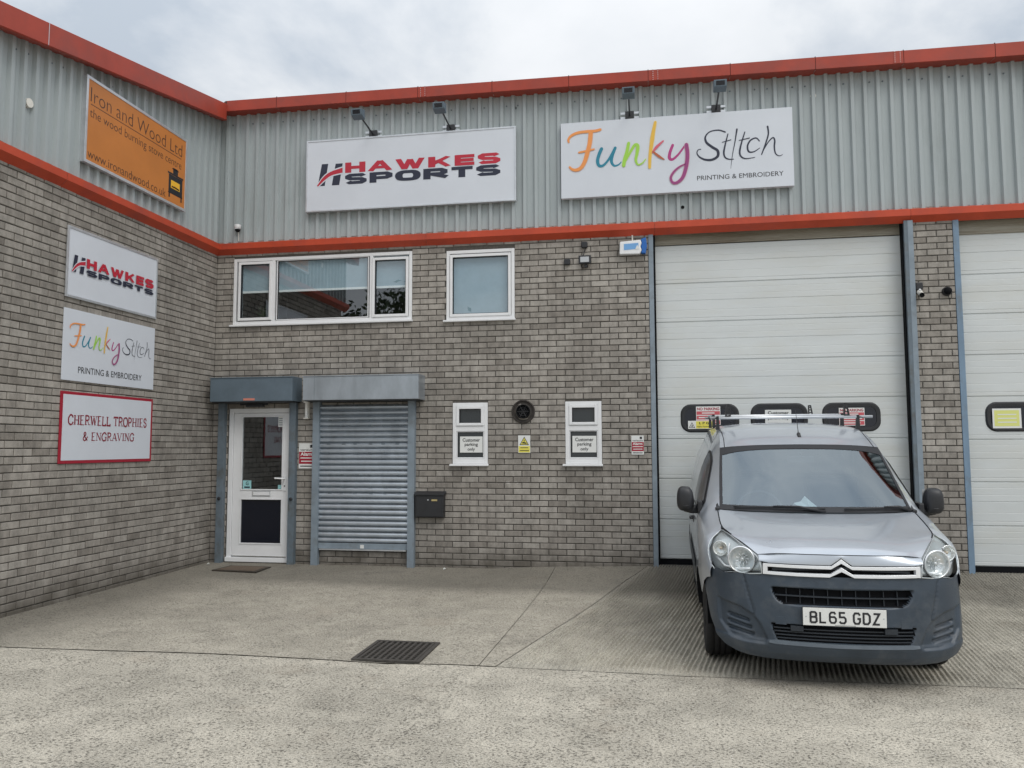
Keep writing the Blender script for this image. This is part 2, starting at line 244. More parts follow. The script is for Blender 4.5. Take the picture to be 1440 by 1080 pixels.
# ---------------------------------------------------------------- helpers
ORG={}
def tag(o,label=None,cat=None,group=None,kind=None):
    if label: o['label']=label
    if cat: o['category']=cat
    if group: o['group']=group
    if kind: o['kind']=kind
    return o
def thing(name,loc,label,cat,group=None,rot=(0,0,0)):
    o=bpy.data.objects.new(name,None); COL.objects.link(o); o.location=loc; o.rotation_euler=rot; o.empty_display_size=.2
    ORG[o]=Vector(loc); tag(o,label,cat,group); return o
class MB:
    def __init__(s): s.v=[]; s.f=[]
    def add(s,vs,fs):
        n=len(s.v); s.v+= [tuple(v) for v in vs]; s.f+=[tuple(i+n for i in f) for f in fs]; return s
    def box(s,x0,x1,y0,y1,z0,z1):
        vs=[(x0,y0,z0),(x1,y0,z0),(x1,y1,z0),(x0,y1,z0),(x0,y0,z1),(x1,y0,z1),(x1,y1,z1),(x0,y1,z1)]
        return s.add(vs,[(0,3,2,1),(4,5,6,7),(0,1,5,4),(1,2,6,5),(2,3,7,6),(3,0,4,7)])
    def quad(s,a,b,c,d): return s.add([a,b,c,d],[(0,1,2,3)])
    def prism(s,poly,axis,a,b):
        n=len(poly)
        def P(u,v,w): return (w,u,v) if axis==0 else (u,w,v) if axis==1 else (u,v,w)
        vs=[P(u,v,a) for u,v in poly]+[P(u,v,b) for u,v in poly]
        fs=[tuple(range(n)),tuple(range(2*n-1,n-1,-1))]+[(i,i+n,(i+1)%n+n,(i+1)%n) for i in range(n)]
        return s.add(vs,fs)
    def tube(s,path,r,n=8,cap=True):
        P=[Vector(p) for p in path]; rs=r if isinstance(r,(list,tuple)) else [r]*len(P); base=len(s.v); up=Vector((0,0,1))
        for i,p in enumerate(P):
            d=(P[min(i+1,len(P)-1)]-P[max(i-1,0)]).normalized()
            a=d.cross(up); a=a.normalized() if a.length>1e-3 else Vector((1,0,0)); b=a.cross(d)
            for k in range(n):
                t=2*math.pi*k/n; s.v.append(tuple(p+a*math.cos(t)*rs[i]+b*math.sin(t)*rs[i]))
        for i in range(len(P)-1):
            for k in range(n):
                s.f.append((base+i*n+k,base+i*n+(k+1)%n,base+(i+1)*n+(k+1)%n,base+(i+1)*n+k))
        if cap: s.f.append(tuple(base+k for k in range(n))); s.f.append(tuple(base+(len(P)-1)*n+k for k in range(n-1,-1,-1)))
        return s
    def lathe(s,prof,c,axis,n=24):
        ax=Vector(axis).normalized(); a=ax.cross(Vector((0,0,1))); a=a.normalized() if a.length>1e-3 else Vector((1,0,0)); b=a.cross(ax); c=Vector(c); base=len(s.v)
        for r,h in prof:
            for k in range(n):
                t=2*math.pi*k/n; s.v.append(tuple(c+ax*h+a*math.cos(t)*r+b*math.sin(t)*r))
        for i in range(len(prof)-1):
            for k in range(n): s.f.append((base+i*n+k,base+i*n+(k+1)%n,base+(i+1)*n+(k+1)%n,base+(i+1)*n+k))
        return s
    def grid(s,rows,flip=False):
        n=len(rows[0]); base=len(s.v)
        for r in rows: s.v+=[tuple(p) for p in r]
        for i in range(len(rows)-1):
            for j in range(n-1):
                q=(base+i*n+j,base+i*n+j+1,base+(i+1)*n+j+1,base+(i+1)*n+j); s.f.append(q[::-1] if flip else q)
        return s
    def build(s,name,m,parent=None,smooth=False,bevel=0,loc=None,fix=False,weld=False):
        me=bpy.data.meshes.new(name)
        org=Vector((0,0,0))
        if parent is not None: org=ORG.get(parent,Vector((0,0,0)))
        elif loc is not None: org=Vector(loc)
        me.from_pydata([(x-org.x,y-org.y,z-org.z) for x,y,z in s.v],[],s.f)
        if fix or weld:
            b=bmesh.new(); b.from_mesh(me)
            if weld: bmesh.ops.remove_doubles(b,verts=b.verts,dist=1e-4)
            if fix: bmesh.ops.recalc_face_normals(b,faces=b.faces)
            b.to_mesh(me); b.free()
        me.materials.append(M[m] if isinstance(m,str) else m)
        if smooth:
            for p in me.polygons: p.use_smooth=True
        o=bpy.data.objects.new(name,me); COL.objects.link(o)
        if parent is not None: o.parent=parent; ORG[o]=org
        else: o.location=org; ORG[o]=org
        if bevel:
            bv=o.modifiers.new('bevel','BEVEL'); bv.width=bevel; bv.segments=2; bv.limit_method='ANGLE'; bv.angle_limit=rad(40); bv.harden_normals=False
        return o
def lerp(a,b,t): return a+(b-a)*t
def interp(x,xs,ys):
    if x<=xs[0]: return ys[0]
    for i in range(len(xs)-1):
        if x<=xs[i+1]: return lerp(ys[i],ys[i+1],(x-xs[i])/(xs[i+1]-xs[i]))
    return ys[-1]
def copy_tree(o,parent=None,loc=None):
    c=o.copy(); COL.objects.link(c); c.parent=parent
    if loc is not None: c.location=loc
    for ch in list(o.children): copy_tree(ch,c)
    return c

# text: every string is fitted to a measured box (u0,v0)-(u1,v1) on a wall plane
_tc={}
def P3(plane,u,v,off):
    return (u,off,v) if plane=='F' else (off,u,v)
def text(name,s,plane,u0,v0,u1,v1,off,m,parent,bold=0.,org=None,slant=0.,v2=None):
    key=(s,bold)
    if key not in _tc:
        c=bpy.data.curves.new('text','FONT'); c.body=s; c.size=1; c.offset=bold; c.resolution_u=3; c.fill_mode='FRONT'
        o=bpy.data.objects.new('text',c); COL.objects.link(o)
        dg=bpy.context.evaluated_depsgraph_get(); me=bpy.data.meshes.new_from_object(o.evaluated_get(dg))
        _tc[key]=([v.co.copy() for v in me.vertices],[tuple(p.vertices) for p in me.polygons])
        bpy.data.objects.remove(o); bpy.data.curves.remove(c); bpy.data.meshes.remove(me)
    vs,fs=_tc[key]
    xs=[v.x for v in vs]; ys=[v.y for v in vs]; x0,x1,y0,y1=min(xs),max(xs),min(ys),max(ys)
    b=MB(); P=[]
    for v in vs:
        a=(v.x-x0)/(x1-x0); h=(v.y-y0)/(y1-y0)
        P.append(P3(plane,lerp(u0,u1,a)+slant*h*(v1-v0),lerp(v0,v1,h),off))
    # direction of front: facade faces -y, left wall faces +x
    b.add(P,fs)
    return b.build(name,m,parent)
def print_line(name,s_,plane,u0,v0,u1,v1,off,m,parent,bold=0.):
    h=(v1-v0)*.22; c=(v0+v1)/2; b=MB(); b.add([P3(plane,u,v,off) for u,v in ((u0,c-h),(u1,c-h),(u1,c+h),(u0,c+h))],[(0,1,2,3)])
    return b.build('print_line',m,parent)
def catmull(pts,seg=6):
    if len(pts)<3: return [tuple(p) for p in pts]
    o=[]; n=len(pts)
    for i in range(n-1):
        p0=pts[max(i-1,0)]; p1=pts[i]; p2=pts[i+1]; p3=pts[min(i+2,n-1)]
        for k in range(seg):
            t=k/seg
            o.append(tuple(.5*((2*b)+(-a+c)*t+(2*a-5*b+4*c-d)*t*t+(-a+3*b-3*c+d)*t**3) for a,b,c,d in zip(p0,p1,p2,p3)))
    o.append(tuple(pts[-1])); return o
_lay=[0]
def stroke(mb,pts,w,plane,off,smooth=True,cap=True,sx=1.):
    """one pen stroke as a thin ribbon; w = width or list of widths along it"""
    p=catmull(pts) if smooth else [tuple(q) for q in pts]
    n=len(p); _lay[0]=(_lay[0]+1)%9; off2=off+(-1 if plane=='F' else 1)*.00035*_lay[0]
    L=[];R=[]
    for i in range(n):
        ww=w if not isinstance(w,(list,tuple)) else interp(i/(n-1),[k/(len(w)-1) for k in range(len(w))],w)
        a=p[max(i-1,0)]; b=p[min(i+1,n-1)]; dx,dy=b[0]-a[0],b[1]-a[1]
        if not smooth and 0<i<n-1:
            d1=Vector((p[i][0]-p[i-1][0],p[i][1]-p[i-1][1])).normalized(); d2=Vector((p[i+1][0]-p[i][0],p[i+1][1]-p[i][1])).normalized()
            t=(d1+d2).normalized(); dx,dy=t.x,t.y; k=max(.35,t.dot(d1)); ww=ww/k
        l=math.hypot(dx,dy) or 1; nx,ny=-dy/l,dx/l
        L.append((p[i][0]+nx*ww/2,p[i][1]+ny*ww/2)); R.append((p[i][0]-nx*ww/2,p[i][1]-ny*ww/2))
    vs=[P3(plane,*q,off2) for q in L]+[P3(plane,*q,off2) for q in R]
    mb.add(vs,[(i,i+n,i+n+1,i+1) for i in range(n-1)])
    if smooth and cap:
        for c,ww in ((p[0],w if not isinstance(w,(list,tuple)) else w[0]),(p[-1],w if not isinstance(w,(list,tuple)) else w[-1])):
            mb.add([P3(plane,c[0]+math.cos(k*math.pi/4)*ww*.495,c[1]+math.sin(k*math.pi/4)*ww*.495,off2-.00002*(1 if plane=='F' else -1)) for k in range(8)],[tuple(range(8))])
    return mb

# ---------------------------------------------------------------- ground
def gz(x,y):
    a=interp(x,[-50,3.9,4.4,5.9,60],[-.052,-.052,-.02,.025,.025])
    b=interp(x,[-50,0,2,4,6,60],[-.015,-.015,-.05,-.1,-.185,-.185])
    return a+b*(1-math.exp(min(y,0)/.9))
def jy(x): return interp(x,[-3,0,.8,1.7,2.5,3.4,4.7,6.3,8.3,14],[-4.40,-4.40,-4.35,-4.26,-4.15,-4.09,-4.06,-4.0,-3.94,-3.94])  # transverse joint
RIB=lambda y: interp(y,[-4.05,-3.13,-2.04,-1.06,-.54,-.1,.1],[4.72,4.93,5.20,5.43,5.585,5.775,5.86])            # left edge of the ribbed slab
J2=lambda y: 4.69+y*.0235
def sheet(name,m,rows_fn,xs,ys,dz=0,label=None,skirt=True):
    b=MB(); rows=[[rows_fn(u,v) for u in xs] for v in ys]
    rows=[[(x,y,gz(x,y)+dz) for x,y in r] for r in rows]
    b.grid(rows); o=b.build(name,m,None,smooth=False); tag(o,kind='structure'); return o
def lin(a,b,n): return [a+(b-a)*i/n for i in range(n+1)]
G=.005; GT=.016
# base under everything, out to the horizon
b=MB(); b.add([(-400,-400,-.20),(400,-400,-.20),(400,400,-.20),(-400,400,-.20)],[(0,1,2,3)]); tag(b.build('ground','slab0'),kind='structure')
# yard slabs behind the transverse joint
sheet('concrete_slab','slab1',lambda u,v:(lerp(0.003,J2(lerp(0,jy(3),v))-G/2,u), lerp(0.0,jy(lerp(0,4.7,u))+GT/2,v)),lin(0,1,24),lin(1,0,30))
sheet('concrete_slab','slab1',lambda u,v:(lerp(J2(lerp(0,jy(5),v))+G/2,RIB(lerp(0,jy(5),v))-G/2,u), lerp(0.0,jy(4.8)+GT/2,v)),lin(0,1,8),lin(1,0,30))
sheet('concrete_slab','slab0',lambda u,v:(u, lerp(jy(u)-GT/2-.010*abs(_ns.noise(Vector((u*6,0,0))))-.006*abs(_ns.noise(Vector((u*31,2,0)))),-16,v)),lin(-14,-.5,20)+lin(-.45,10,260)+lin(11,30,19),lin(1,0,24))
sheet('concrete_slab','slab0',lambda u,v:(lerp(12.4,30,u),lerp(0,-3.95,v)),lin(0,1,20),lin(1,0,8))
# ribbed slab: real tamped ridges running out from the roller door, fanning slightly
NZ=lambda p:_ns.noise(Vector(p))
def ribbed():
    b=MB(); ys=lin(0.06,-3.95,64); rows=[]
    for y in ys:
        r=[]; xl=RIB(y if y>-3.94 else -4.05)+G/2
        # lane coordinate: s runs in metres at the front joint
        nx=1320
        s0=4.70; s1=12.6
        for i in range(nx+1):
            s=s0+(s1-s0)*i/nx
            k=interp(s,[4.8,7,9.5,12.6],[.215,.155,.085,.03])
            x=s+(y+4.0)*k
            x=max(x,xl)
            ph=s*2*math.pi/.038+1.6*NZ((s*2.2,y*.5,3.))+1.1*NZ((s*9,y*2.2,0.))
            am=.0105*interp(s,[4.7,6.0,8.0],[1.8,1.4,.78])*max(.30,.80+.5*NZ((s*1.3,y*.8,7.))+.5*NZ((s*14,y*3.1,11.)))
            edge=min(1,max(0,(x-xl)/.10))*min(1,max(0,(y+3.95)/.12))
            yy=max(y,jy(x)+GT/2) if y>-3.94 else jy(x)+GT/2
            q=math.sin(ph); q=(q if q>0 else -abs(q)**.6)*.8
            z=gz(x,yy)+am*edge*q-.002+.0016*NZ((s*45,y*22,5.))
            r.append((x,yy,z))
        rows.append(r)
    b.grid(rows,flip=True); return b
o=ribbed().build('ribbed_concrete_slab','slab2',None,smooth=True); tag(o,kind='structure')
# right-hand strip of plain slab past the frame
# ---------------------------------------------------------------- buildings
U=thing('industrial_unit',(5,0,0),'grey brick and metal-clad industrial unit facing the yard, with windows and tall garage doors','building')
V=thing('industrial_unit',(0,-2.8,0),'projecting brick wing on the left with a sloping red gable edge and five signs','building')

# --- openings on the facade (x0,x1,z0,z1)
OPEN=[(.262,2.812,3.135,4.075),(3.281,4.187,3.11,4.05),(3.372,3.832,1.238,2.045),(4.830,5.285,1.238,2.045),(.235,1.165,-.3,2.01)]
Z0=.05
NB={'n':0}
def brick_mesh(L,name='brick'):
    b=MB(); H=.0325; h=L/2; c=.004; d=.012
    o_=[(-h,0,-H),(h,0,-H),(h,0,H),(-h,0,H)]
    fr=[(-h+c,-c,-H+c),(h-c,-c,-H+c),(h-c,-c,H-c),(-h+c,-c,H-c)]
    bk=[(x,d,z) for x,_,z in o_]
    b.add(fr+o_+bk,[(0,1,2,3)]+[(i+4,(i+1)%4+4,(i+1)%4,i) for i in range(4)]+[(i+8,(i+1)%4+8,(i+1)%4+4,i+4) for i in range(4)])
    return b
BM=None
def lay_bricks(u0,u1,phase_odd,holes,kmax,to3,skip=None):
    """list of (uc,zc,len) for a stretcher-bond wall"""
    out=[]
    for k in range(-4,kmax):
        ph=phase_odd if k%2 else phase_odd+.1125
        z=Z0+.075*k+.0375
        n0=math.floor((u0-ph)/.225)-1; n1=math.ceil((u1-ph)/.225)+1
        for j in range(n0,n1):
            a=ph+.225*j+.005; c=a+.215
            segs=[(max(a,u0),min(c,u1))]
            for hx0,hx1,hz0,hz1 in holes:
                if z+.02>hz0 and z-.02<hz1:
                    ns=[]
                    for s0,s1 in segs:
                        if s1<=hx0 or s0>=hx1: ns.append((s0,s1))
                        else:
                            if s0<hx0: ns.append((s0,hx0-.004))
                            if s1>hx1: ns.append((hx1+.004,s1))
                    segs=ns
            for s0,s1 in segs:
                if s1-s0>.02: out.append(((s0+s1)/2,z,s1-s0))
    return out
def place_bricks(lst,plane,unit,wall,score,limit=300,hidden=None):
    """largest in view as single objects, the rest joined"""
    full=[q for q in lst if abs(q[2]-.215)<.002 and not (hidden and hidden(q))]
    full.sort(key=score); sel=set(id(q) for q in full[:limit])
    me=None; rest=MB(); org=ORG[wall]
    proto=brick_mesh(.215)
    pm=bpy.data.meshes.new('brick'); pm.from_pydata(proto.v,[],proto.f); pm.materials.append(M['brick'])
    for q in lst:
        u,z,L=q; jit=random.gauss(0,.0012); rot=random.gauss(0,.0035); dz=random.gauss(0,.0008)
        if id(q) in sel:
            o=bpy.data.objects.new('brick',pm); COL.objects.link(o); o.parent=wall
            if plane=='F': o.location=Vector((u,jit-.002,z+dz))-org; o.rotation_euler=(0,rot,0)
            else: o.location=Vector((-jit+.002,u,z+dz))-org; o.rotation_euler=(0,rot,rad(90))
        else:
            bb=brick_mesh(L); vs=[]
            for x,y,zz in bb.v:
                x2=x*math.cos(rot)+zz*math.sin(rot); z2=-x*math.sin(rot)+zz*math.cos(rot)
                if plane=='F': vs.append((u+x2,y+jit-.002,z+z2+dz))
                else: vs.append((-y-jit+.002,u+x2,z+z2+dz))
            rest.add(vs,bb.f)
    o=rest.build('brickwork','brick',wall); o['kind']='stuff'
# --- mortar backing walls
def wall_panels(b,u0,u1,z0,z1,holes,plane,off,thick):
    us=sorted(set([u0,u1]+[h for H_ in holes for h in H_[:2]])); zs=sorted(set([z0,z1]+[h for H_ in holes for h in H_[2:] if z0<h<z1]))
    us=[u for u in us if u0<=u<=u1]
    for i in range(len(us)-1):
        for j in range(len(zs)-1):
            uc=(us[i]+us[i+1])/2; zc=(zs[j]+zs[j+1])/2
            if any(h[0]<uc<h[1] and h[2]<zc<h[3] for h in holes): continue
            if plane=='F': b.quad((us[i],off,zs[j]),(us[i+1],off,zs[j]),(us[i+1],off,zs[j+1]),(us[i],off,zs[j+1]))
            else: b.quad((off,us[i],zs[j]),(off,us[i+1],zs[j]),(off,us[i+1],zs[j+1]),(off,us[i],zs[j+1]))
    for h in holes:
        if plane=='F':
            x0,x1,a,c=h; y0,y1=off,off+thick
            b.quad((x0,y0,a),(x0,y1,a),(x0,y1,c),(x0,y0,c)); b.quad((x1,y0,a),(x1,y1,a),(x1,y1,c),(x1,y0,c)); b.quad((x0,y0,c),(x1,y0,c),(x1,y1,c),(x0,y1,c)); b.quad((x0,y0,a),(x1,y0,a),(x1,y1,a),(x0,y1,a))
b=MB(); wall_panels(b,-.10,5.905,-.3,4.30,OPEN,'F',.005,.12); wf=b.build('brick_wall','mortar',U)
b=MB(); wall_panels(b,8.99,9.45,-.3,4.30,[],'F',.005,.12); b.quad((8.99,.005,-.3),(8.99,.6,-.3),(8.99,.6,4.3),(8.99,.005,4.3)); b.quad((9.45,.005,-.3),(9.45,.6,-.3),(9.45,.6,4.3),(9.45,.005,4.3)); wp=b.build('brick_pier','mortar',U)
b=MB(); wall_panels(b,-4.45,0.10,-.3,4.30,[],'L',-.005,.12)
b.quad((-.005,-4.45,-.3),(-12,-4.45,-.3),(-12,-4.45,4.6),(-.005,-4.45,5.15)); wl=b.build('brick_wall','mortar',V)
b=MB(); wall_panels(b,12.44,15.9,-.3,4.30,[],'F',.005,.12); wq=b.build('brick_wall','mortar',U)
place_bricks(lay_bricks(12.44,15.9,12.6,[],57,None),'F',U,wq,lambda q:0,0)
lf=lay_bricks(0.006,5.895,.109,OPEN,57,None)
signs_f=[]
place_bricks(lf,'F',U,wf,lambda q:(abs(q[0]-5.9)*1.0+abs(q[1]-1.5)*.55),230)
place_bricks([q for q in lay_bricks(8.997,9.443,9.041+.1125,[],57,None)],'F',U,wp,lambda q:q[1]*-1,60)
def hid(q): return -2.87<q[0]<-1.36 and (1.32<q[1]<2.06 or 2.17<q[1]<2.92 or 3.03<q[1]<3.76)
ll=lay_bricks(-4.45,-.006,-3.415+.1125,[],57,None)
place_bricks([q for q in ll],'L',V,wl,lambda q:abs(q[0]+3.3) if q[0]>-3.75 else 99,300,hid)

# --- profiled metal cladding, one sheet after another
def clad_profile(u0,u1,ph):
    P=[];k=math.floor((u0-ph)/.15)-1
    while ph+k*.15<u1+.15:
        c=ph+k*.15
        P+=[(c-.033,0.),(c-.019,.038),(c+.019,.038),(c+.033,0.)]
        for q in (-.0,): pass
        P+=[(c+.075-.006,0.),(c+.075,.0015),(c+.075+.006,0.)]
        k+=1
    P.sort(key=lambda q:q[0])
    P=[q for q in P if u0<q[0]<u1]; return [(u0,0.)]+P+[(u1,0.)]
def zfb(x): return interp(x,[.3,5.8,10.3],[6.107,6.058,6.001])
def zft(x): return interp(x,[.3,5.8,10.3],[6.285,6.225,6.195])
def ztop_f(x): return zfb(x)+.04
def clad_sheet(plane,u0,u1,ph,zb,zt,parent):
    b=MB(); P=clad_profile(u0,u1,ph); nz=3
    for lev in range(nz): pass
    rows=[]
    for t in lin(0,1,2):
        rows.append([P3(plane,u,lerp(zb,zt(u),t),(-h if plane=='F' else h)) for u,h in P])
    b.grid(rows,flip=(plane!='F')); return b.build('cladding_sheet','clad',parent)
x=.0
ph=.150-.022
edges=[0.0]+[round(ph+.075+.9*i,4) for i in range(0,17)]
for i in range(len(edges)-1):
    clad_sheet('F',edges[i]+.0,min(edges[i+1],16.0),ph,4.27,ztop_f,U)
zl=lambda y: 6.075+.19*y
yl=[0.0,-.9,-1.8,-2.7,-3.6,-4.6]
for i in range(5): clad_sheet('L',yl[i+1],yl[i],-.075,4.27,zl,V)
b=MB(); b.quad((-.005,-4.6,4.3),(-12,-4.6,4.3),(-12,-4.6,5.15),(-.005,-4.6,5.15)); b.build('end_cladding','clad',V)
# backing behind cladding (keeps light out)
b=MB(); b.box(0,15.9,.05,.30,4.28,6.05); b.build('inner_lining','room',U); 
b=MB(); b.add([(-.06,-4.58,4.28),(-.06,-.01,4.28),(-.06,-.01,6.0),(-.06,-4.58,5.1)],[(0,1,2,3)]); b.build('inner_lining','room',V)
# screws
b=MB()
for i in range(106):
    c=ph+.15*i+.06
    if c>15.8: break
    if i%3!=2: b.lathe([(.0095,0),(.0095,-.007),(0.0,-.009)],(c,-.001,4.305),(0,1,0),6)
    if i%3!=1: b.lathe([(.010,0),(.010,-.007),(0.0,-.009)],(c,-.001,ztop_f(c)-.16),(0,1,0),6)
o=b.build('screws','framed',U); o['kind']='stuff'
b=MB()
for i in range(30):
    c=-.075-.15*i+.06
    if i%3!=2: b.lathe([(.0095,0),(.0095,.007),(0.0,.009)],(.001,c,4.305),(1,0,0),6)
    if i%3!=1: b.lathe([(.010,0),(.010,.007),(0.0,.009)],(.001,c,zl(c)-.13),(1,0,0),6)
o=b.build('screws','framed',V); o['kind']='stuff'
# bolt heads and vent caps showing on cladding
b=MB(); 
for x_,z_ in ((4.20,5.92),(5.22,5.87),(5.52,5.80),(6.33,4.47),(8.09,5.79)): b.lathe([(.022,-.004),(.020,-.010),(0,-.011)],(x_,0,z_),(0,1,0),10)
b.build('hole_plug','dark',U)
b=MB(); b.lathe([(.035,0),(.035,-.012),(0,-.014)],(7.93,-.002,5.78),(0,1,0),12); b.build('cap','cream',U)
b=MB(); b.lathe([(.045,0),(.045,.034),(0,.036)],(0,-3.45,4.80),(1,0,0),12); b.build('cap','cream',V)

# --- lower red flashing : front face, then a sloping underside
def flash_piece(a,b_,plane,parent):
    prof=[(0.0,4.305),(.085,4.268),(.085,4.192),(.0,4.128)]
    b=MB(); pts=[]
    for u in (a,b_):
        pts.append([P3(plane,u,z,(-d if plane=='F' else d)) for d,z in prof])
    b.grid(pts,flip=(plane=='F')); 
    # end caps and mitre
    return b.build('flashing','red',parent)
def flash_front(x0,x1):
    b=MB(); prof=[(0.04,4.306),(0,4.306),(-.085,4.275),(-.085,4.198),(.0,4.128)]
    rows=[]
    for x in (x0,x1):
        rows.append([((x if not(x==0) else 0-y_ ) ,y_,z_) for y_,z_ in prof])
    b.grid(rows,flip=True); b.build('flashing','red',U,weld=False)
def flash_left(y0,y1):
    b=MB(); prof=[(-.04,4.306),(0,4.306),(.085,4.275),(.085,4.198),(.0,4.128)]
    rows=[]
    for y in (y0,y1):
        rows.append([(x_,(y if y!=0 else -x_),z_) for x_,z_ in prof])
    b.grid(rows); b.build('flashing','red',V)
fx=[0,3.02,5.98,8.97,11.96,14.0,15.9]
for i in range(6): flash_front(fx[i]+(0 if i==0 else .0015),fx[i+1]-.0015)
for a,c in ((0,-2.98),(-2.983,-4.66)): flash_left(a,c)
# --- roof edge: capping, vertical face and soffit
D=.20
def roof_front(x0,x1):
    b=MB(); rows=[]
    for x in (x0,x1):
        t=ztop_f(x)+.0
        cx=lambda y_: (x if x>.001 else -y_)
        rows.append([(cx(y_),y_,z_) for y_,z_ in ((.35,zft(x)+.05),(-D+.07,zft(x)),(-D,zft(x)-.032),(-D,zfb(x)),(-D+.012,zfb(x)-.004),(-.04,zfb(x)+.010),(.02,zfb(x)+.012))])
    b.grid(rows,flip=True); b.build('fascia_panel','redroof',U)
rx=[0]+[round(.93+1.0*i,3) for i in range(16)]
for i in range(len(rx)-1): roof_front(rx[i]+(0 if i==0 else .003),rx[i+1]-.003)
for c in rx[1:]:
    t=ztop_f(c); b=MB(); b.box(c-.004,c+.004,-D+.003,-D+.02,zfb(c)+.004,zft(c)-.02)
    b.build('seam_strip','dark',U)
# splice plates with double rows of rivets
b2=MB()
for c in (3.0,6.02,8.86):
    b=MB(); b.box(c-.045,c+.045,-D-.003,-D+.002,zfb(c)+.001,zft(c)-.034); b.build('splice_plate','redroof',U); t=(zfb(c)+zft(c))/2
    for dx in (-.03,.03):
        for k in range(6): b2.lathe([(.005,0),(.004,-.004),(0,-.005)],(c+dx,-D-.003,t-.075+.026*k),(0,1,0),6)
o=b2.build('rivets','alu',U); o['kind']='stuff'
def roof_left(y0,y1):
    b=MB(); rows=[]
    for y in (y0,y1):
        def q(x_,dz):
            yy=y if y<-.001 else -x_
            return (x_,yy,zl(yy)+dz)
        rows.append([q(-.6,.225),q(D-.03,.187),q(D,.170),q(D,-.050),q(D-.015,-.060),q(.045,-.025),q(.045,-.012),q(-.02,-.012)])
    b.grid(rows); b.build('fascia_panel','redroof',V)
for a,c in ((0,-3.437),(-3.443,-4.85)): roof_left(a,c)
b=MB(); b.box(D-.0,D+.0015,-3.4435,-3.4365,zl(-3.44)-.05,zl(-3.44)+.17); b.build('seam_strip','alu',V)
# roofs
b=MB(); b.add([(0,.3,6.36),(15.9,.3,6.15),(15.9,22,7.6),(0,22,7.6)],[(0,1,2,3)]); b.box(15.9,16.0,.05,22,-.3,6.1); b.build('roof','clad',U)
b=MB(); b.add([(-.5,-4.85,zl(-4.85)+.22),(-.5,0,zl(0)+.22),(-12,0,zl(0)+.22),(-12,-4.85,zl(-4.85)+.22)],[(0,1,2,3)]); b.build('roof','clad',V)

# --- windows
def frame_bars(b,x0,x1,z0,z1,w,y0,y1,wb=None):
    wb=wb or w
    b.box(x0,x0+w,y0,y1,z0,z1); b.box(x1-w,x1,y0,y1,z0,z1); b.box(x0+w,x1-w,y0,y1,z1-w,z1); b.box(x0+w,x1-w,y0,y1,z0,z0+wb)
def room(x0,x1,z0,z1,depth,parent):
    b=MB(); a=.10
    b.quad((x0,depth,z0),(x1,depth,z0),(x1,depth,z1),(x0,depth,z1)); b.quad((x0,a,z0),(x0,depth,z0),(x0,depth,z1),(x0,a,z1)); b.quad((x1,a,z0),(x1,depth,z0),(x1,depth,z1),(x1,a,z1))
    b.quad((x0,a,z1),(x1,a,z1),(x1,depth,z1),(x0,depth,z1)); b.quad((x0,a,z0),(x1,a,z0),(x1,depth,z0),(x0,depth,z0)); return b.build('room_interior','room',parent)
def window(x0,x1,z0,z1,lights,sill=.02,blind_sky_sheet=None,glass='glass',depth=1.6):
    """lights: list of (lx0,lx1,lz0,lz1,opening) glass areas"""
    w=thing('window',(x0,0,z0),None,None); w.parent=U; w.location=Vector((x0,0,z0))-ORG[U]
    b=MB(); y0,y1=-.012,.06
    us=sorted(lights,key=lambda l:l[0])
    frame_bars(b,x0,x1,z0,z1,.042,y0,y1)
    ws=b.build('frame','white',w,bevel=.004)
    xs=sorted(set([round((us[i][1]+us[i+1][0])/2,3) for i in range(len(us)-1) if us[i+1][0]>us[i][1]]))
    for c in xs: b=MB(); b.box(c-.022,c+.022,y0+.001,y1-.001,z0+.04,z1-.04); b.build('mullion','white',w,bevel=.004)
    for l in lights:
        lx0,lx1,lz0,lz1,op=l
        b=MB(); ww=.036 if op else .012
        yo=y0-.012 if op else y0+.008
        frame_bars(b,lx0-ww,lx1+ww,lz0-ww,lz1+ww,ww,yo,.05); s=b.build('sash',"white",w,bevel=.004)
        b=MB(); frame_bars(b,lx0-.001,lx1+.001,lz0-.001,lz1+.001,.007,yo+.006,.03); b.build('gasket','gasket',w)
        b=MB(); b.quad((lx0,.012,lz0),(lx1,.012,lz0),(lx1,.012,lz1),(lx0,.012,lz1)); b.build('pane',glass,w)
    b=MB(); b.box(x0-.035,x1+.012,-.05,-.012,z0-.028,z0-.004); b.box(x0-.035,x1+.012,-.012,.03,z0-.028,z0-.002); b.build('sill','white',w,bevel=.004)
    if depth: room(x0+.01,x1-.01,z0+.01,z1-.01,depth,w)
    return w
w1=window(.262,2.812,3.155,4.072,[(.372,.790,3.245,3.985,1),(.905,2.195,3.215,4.02,0),(2.300,2.728,3.235,3.965,1)])
b=MB(); b.quad((.31,.055,3.625),(2.77,.055,3.625),(2.77,.055,4.03),(.31,.055,4.03)); b.build('blind_sky_sheet','blind_sky_sheet',w1)
b=MB(); b.box(.31,2.77,.048,.066,3.600,3.628); b.build('blind_rail','rail',w1)
b=MB(); b.quad((1.62,.45,3.17),(2.5,.45,3.17),(2.5,.45,3.6),(1.62,.45,3.6)); 
w2=window(3.281,4.187,3.13,4.048,[(3.366,4.104,3.205,3.955,1)])
b=MB(); b.quad((3.33,.055,3.17),(4.14,.055,3.17),(4.14,.055,4.01),(3.33,.055,4.01)); b.build('blind_sky_sheet','blind_sky_sheet',w2)  # added sheet, its pale blue-grey imitates the sky reflected in this pane
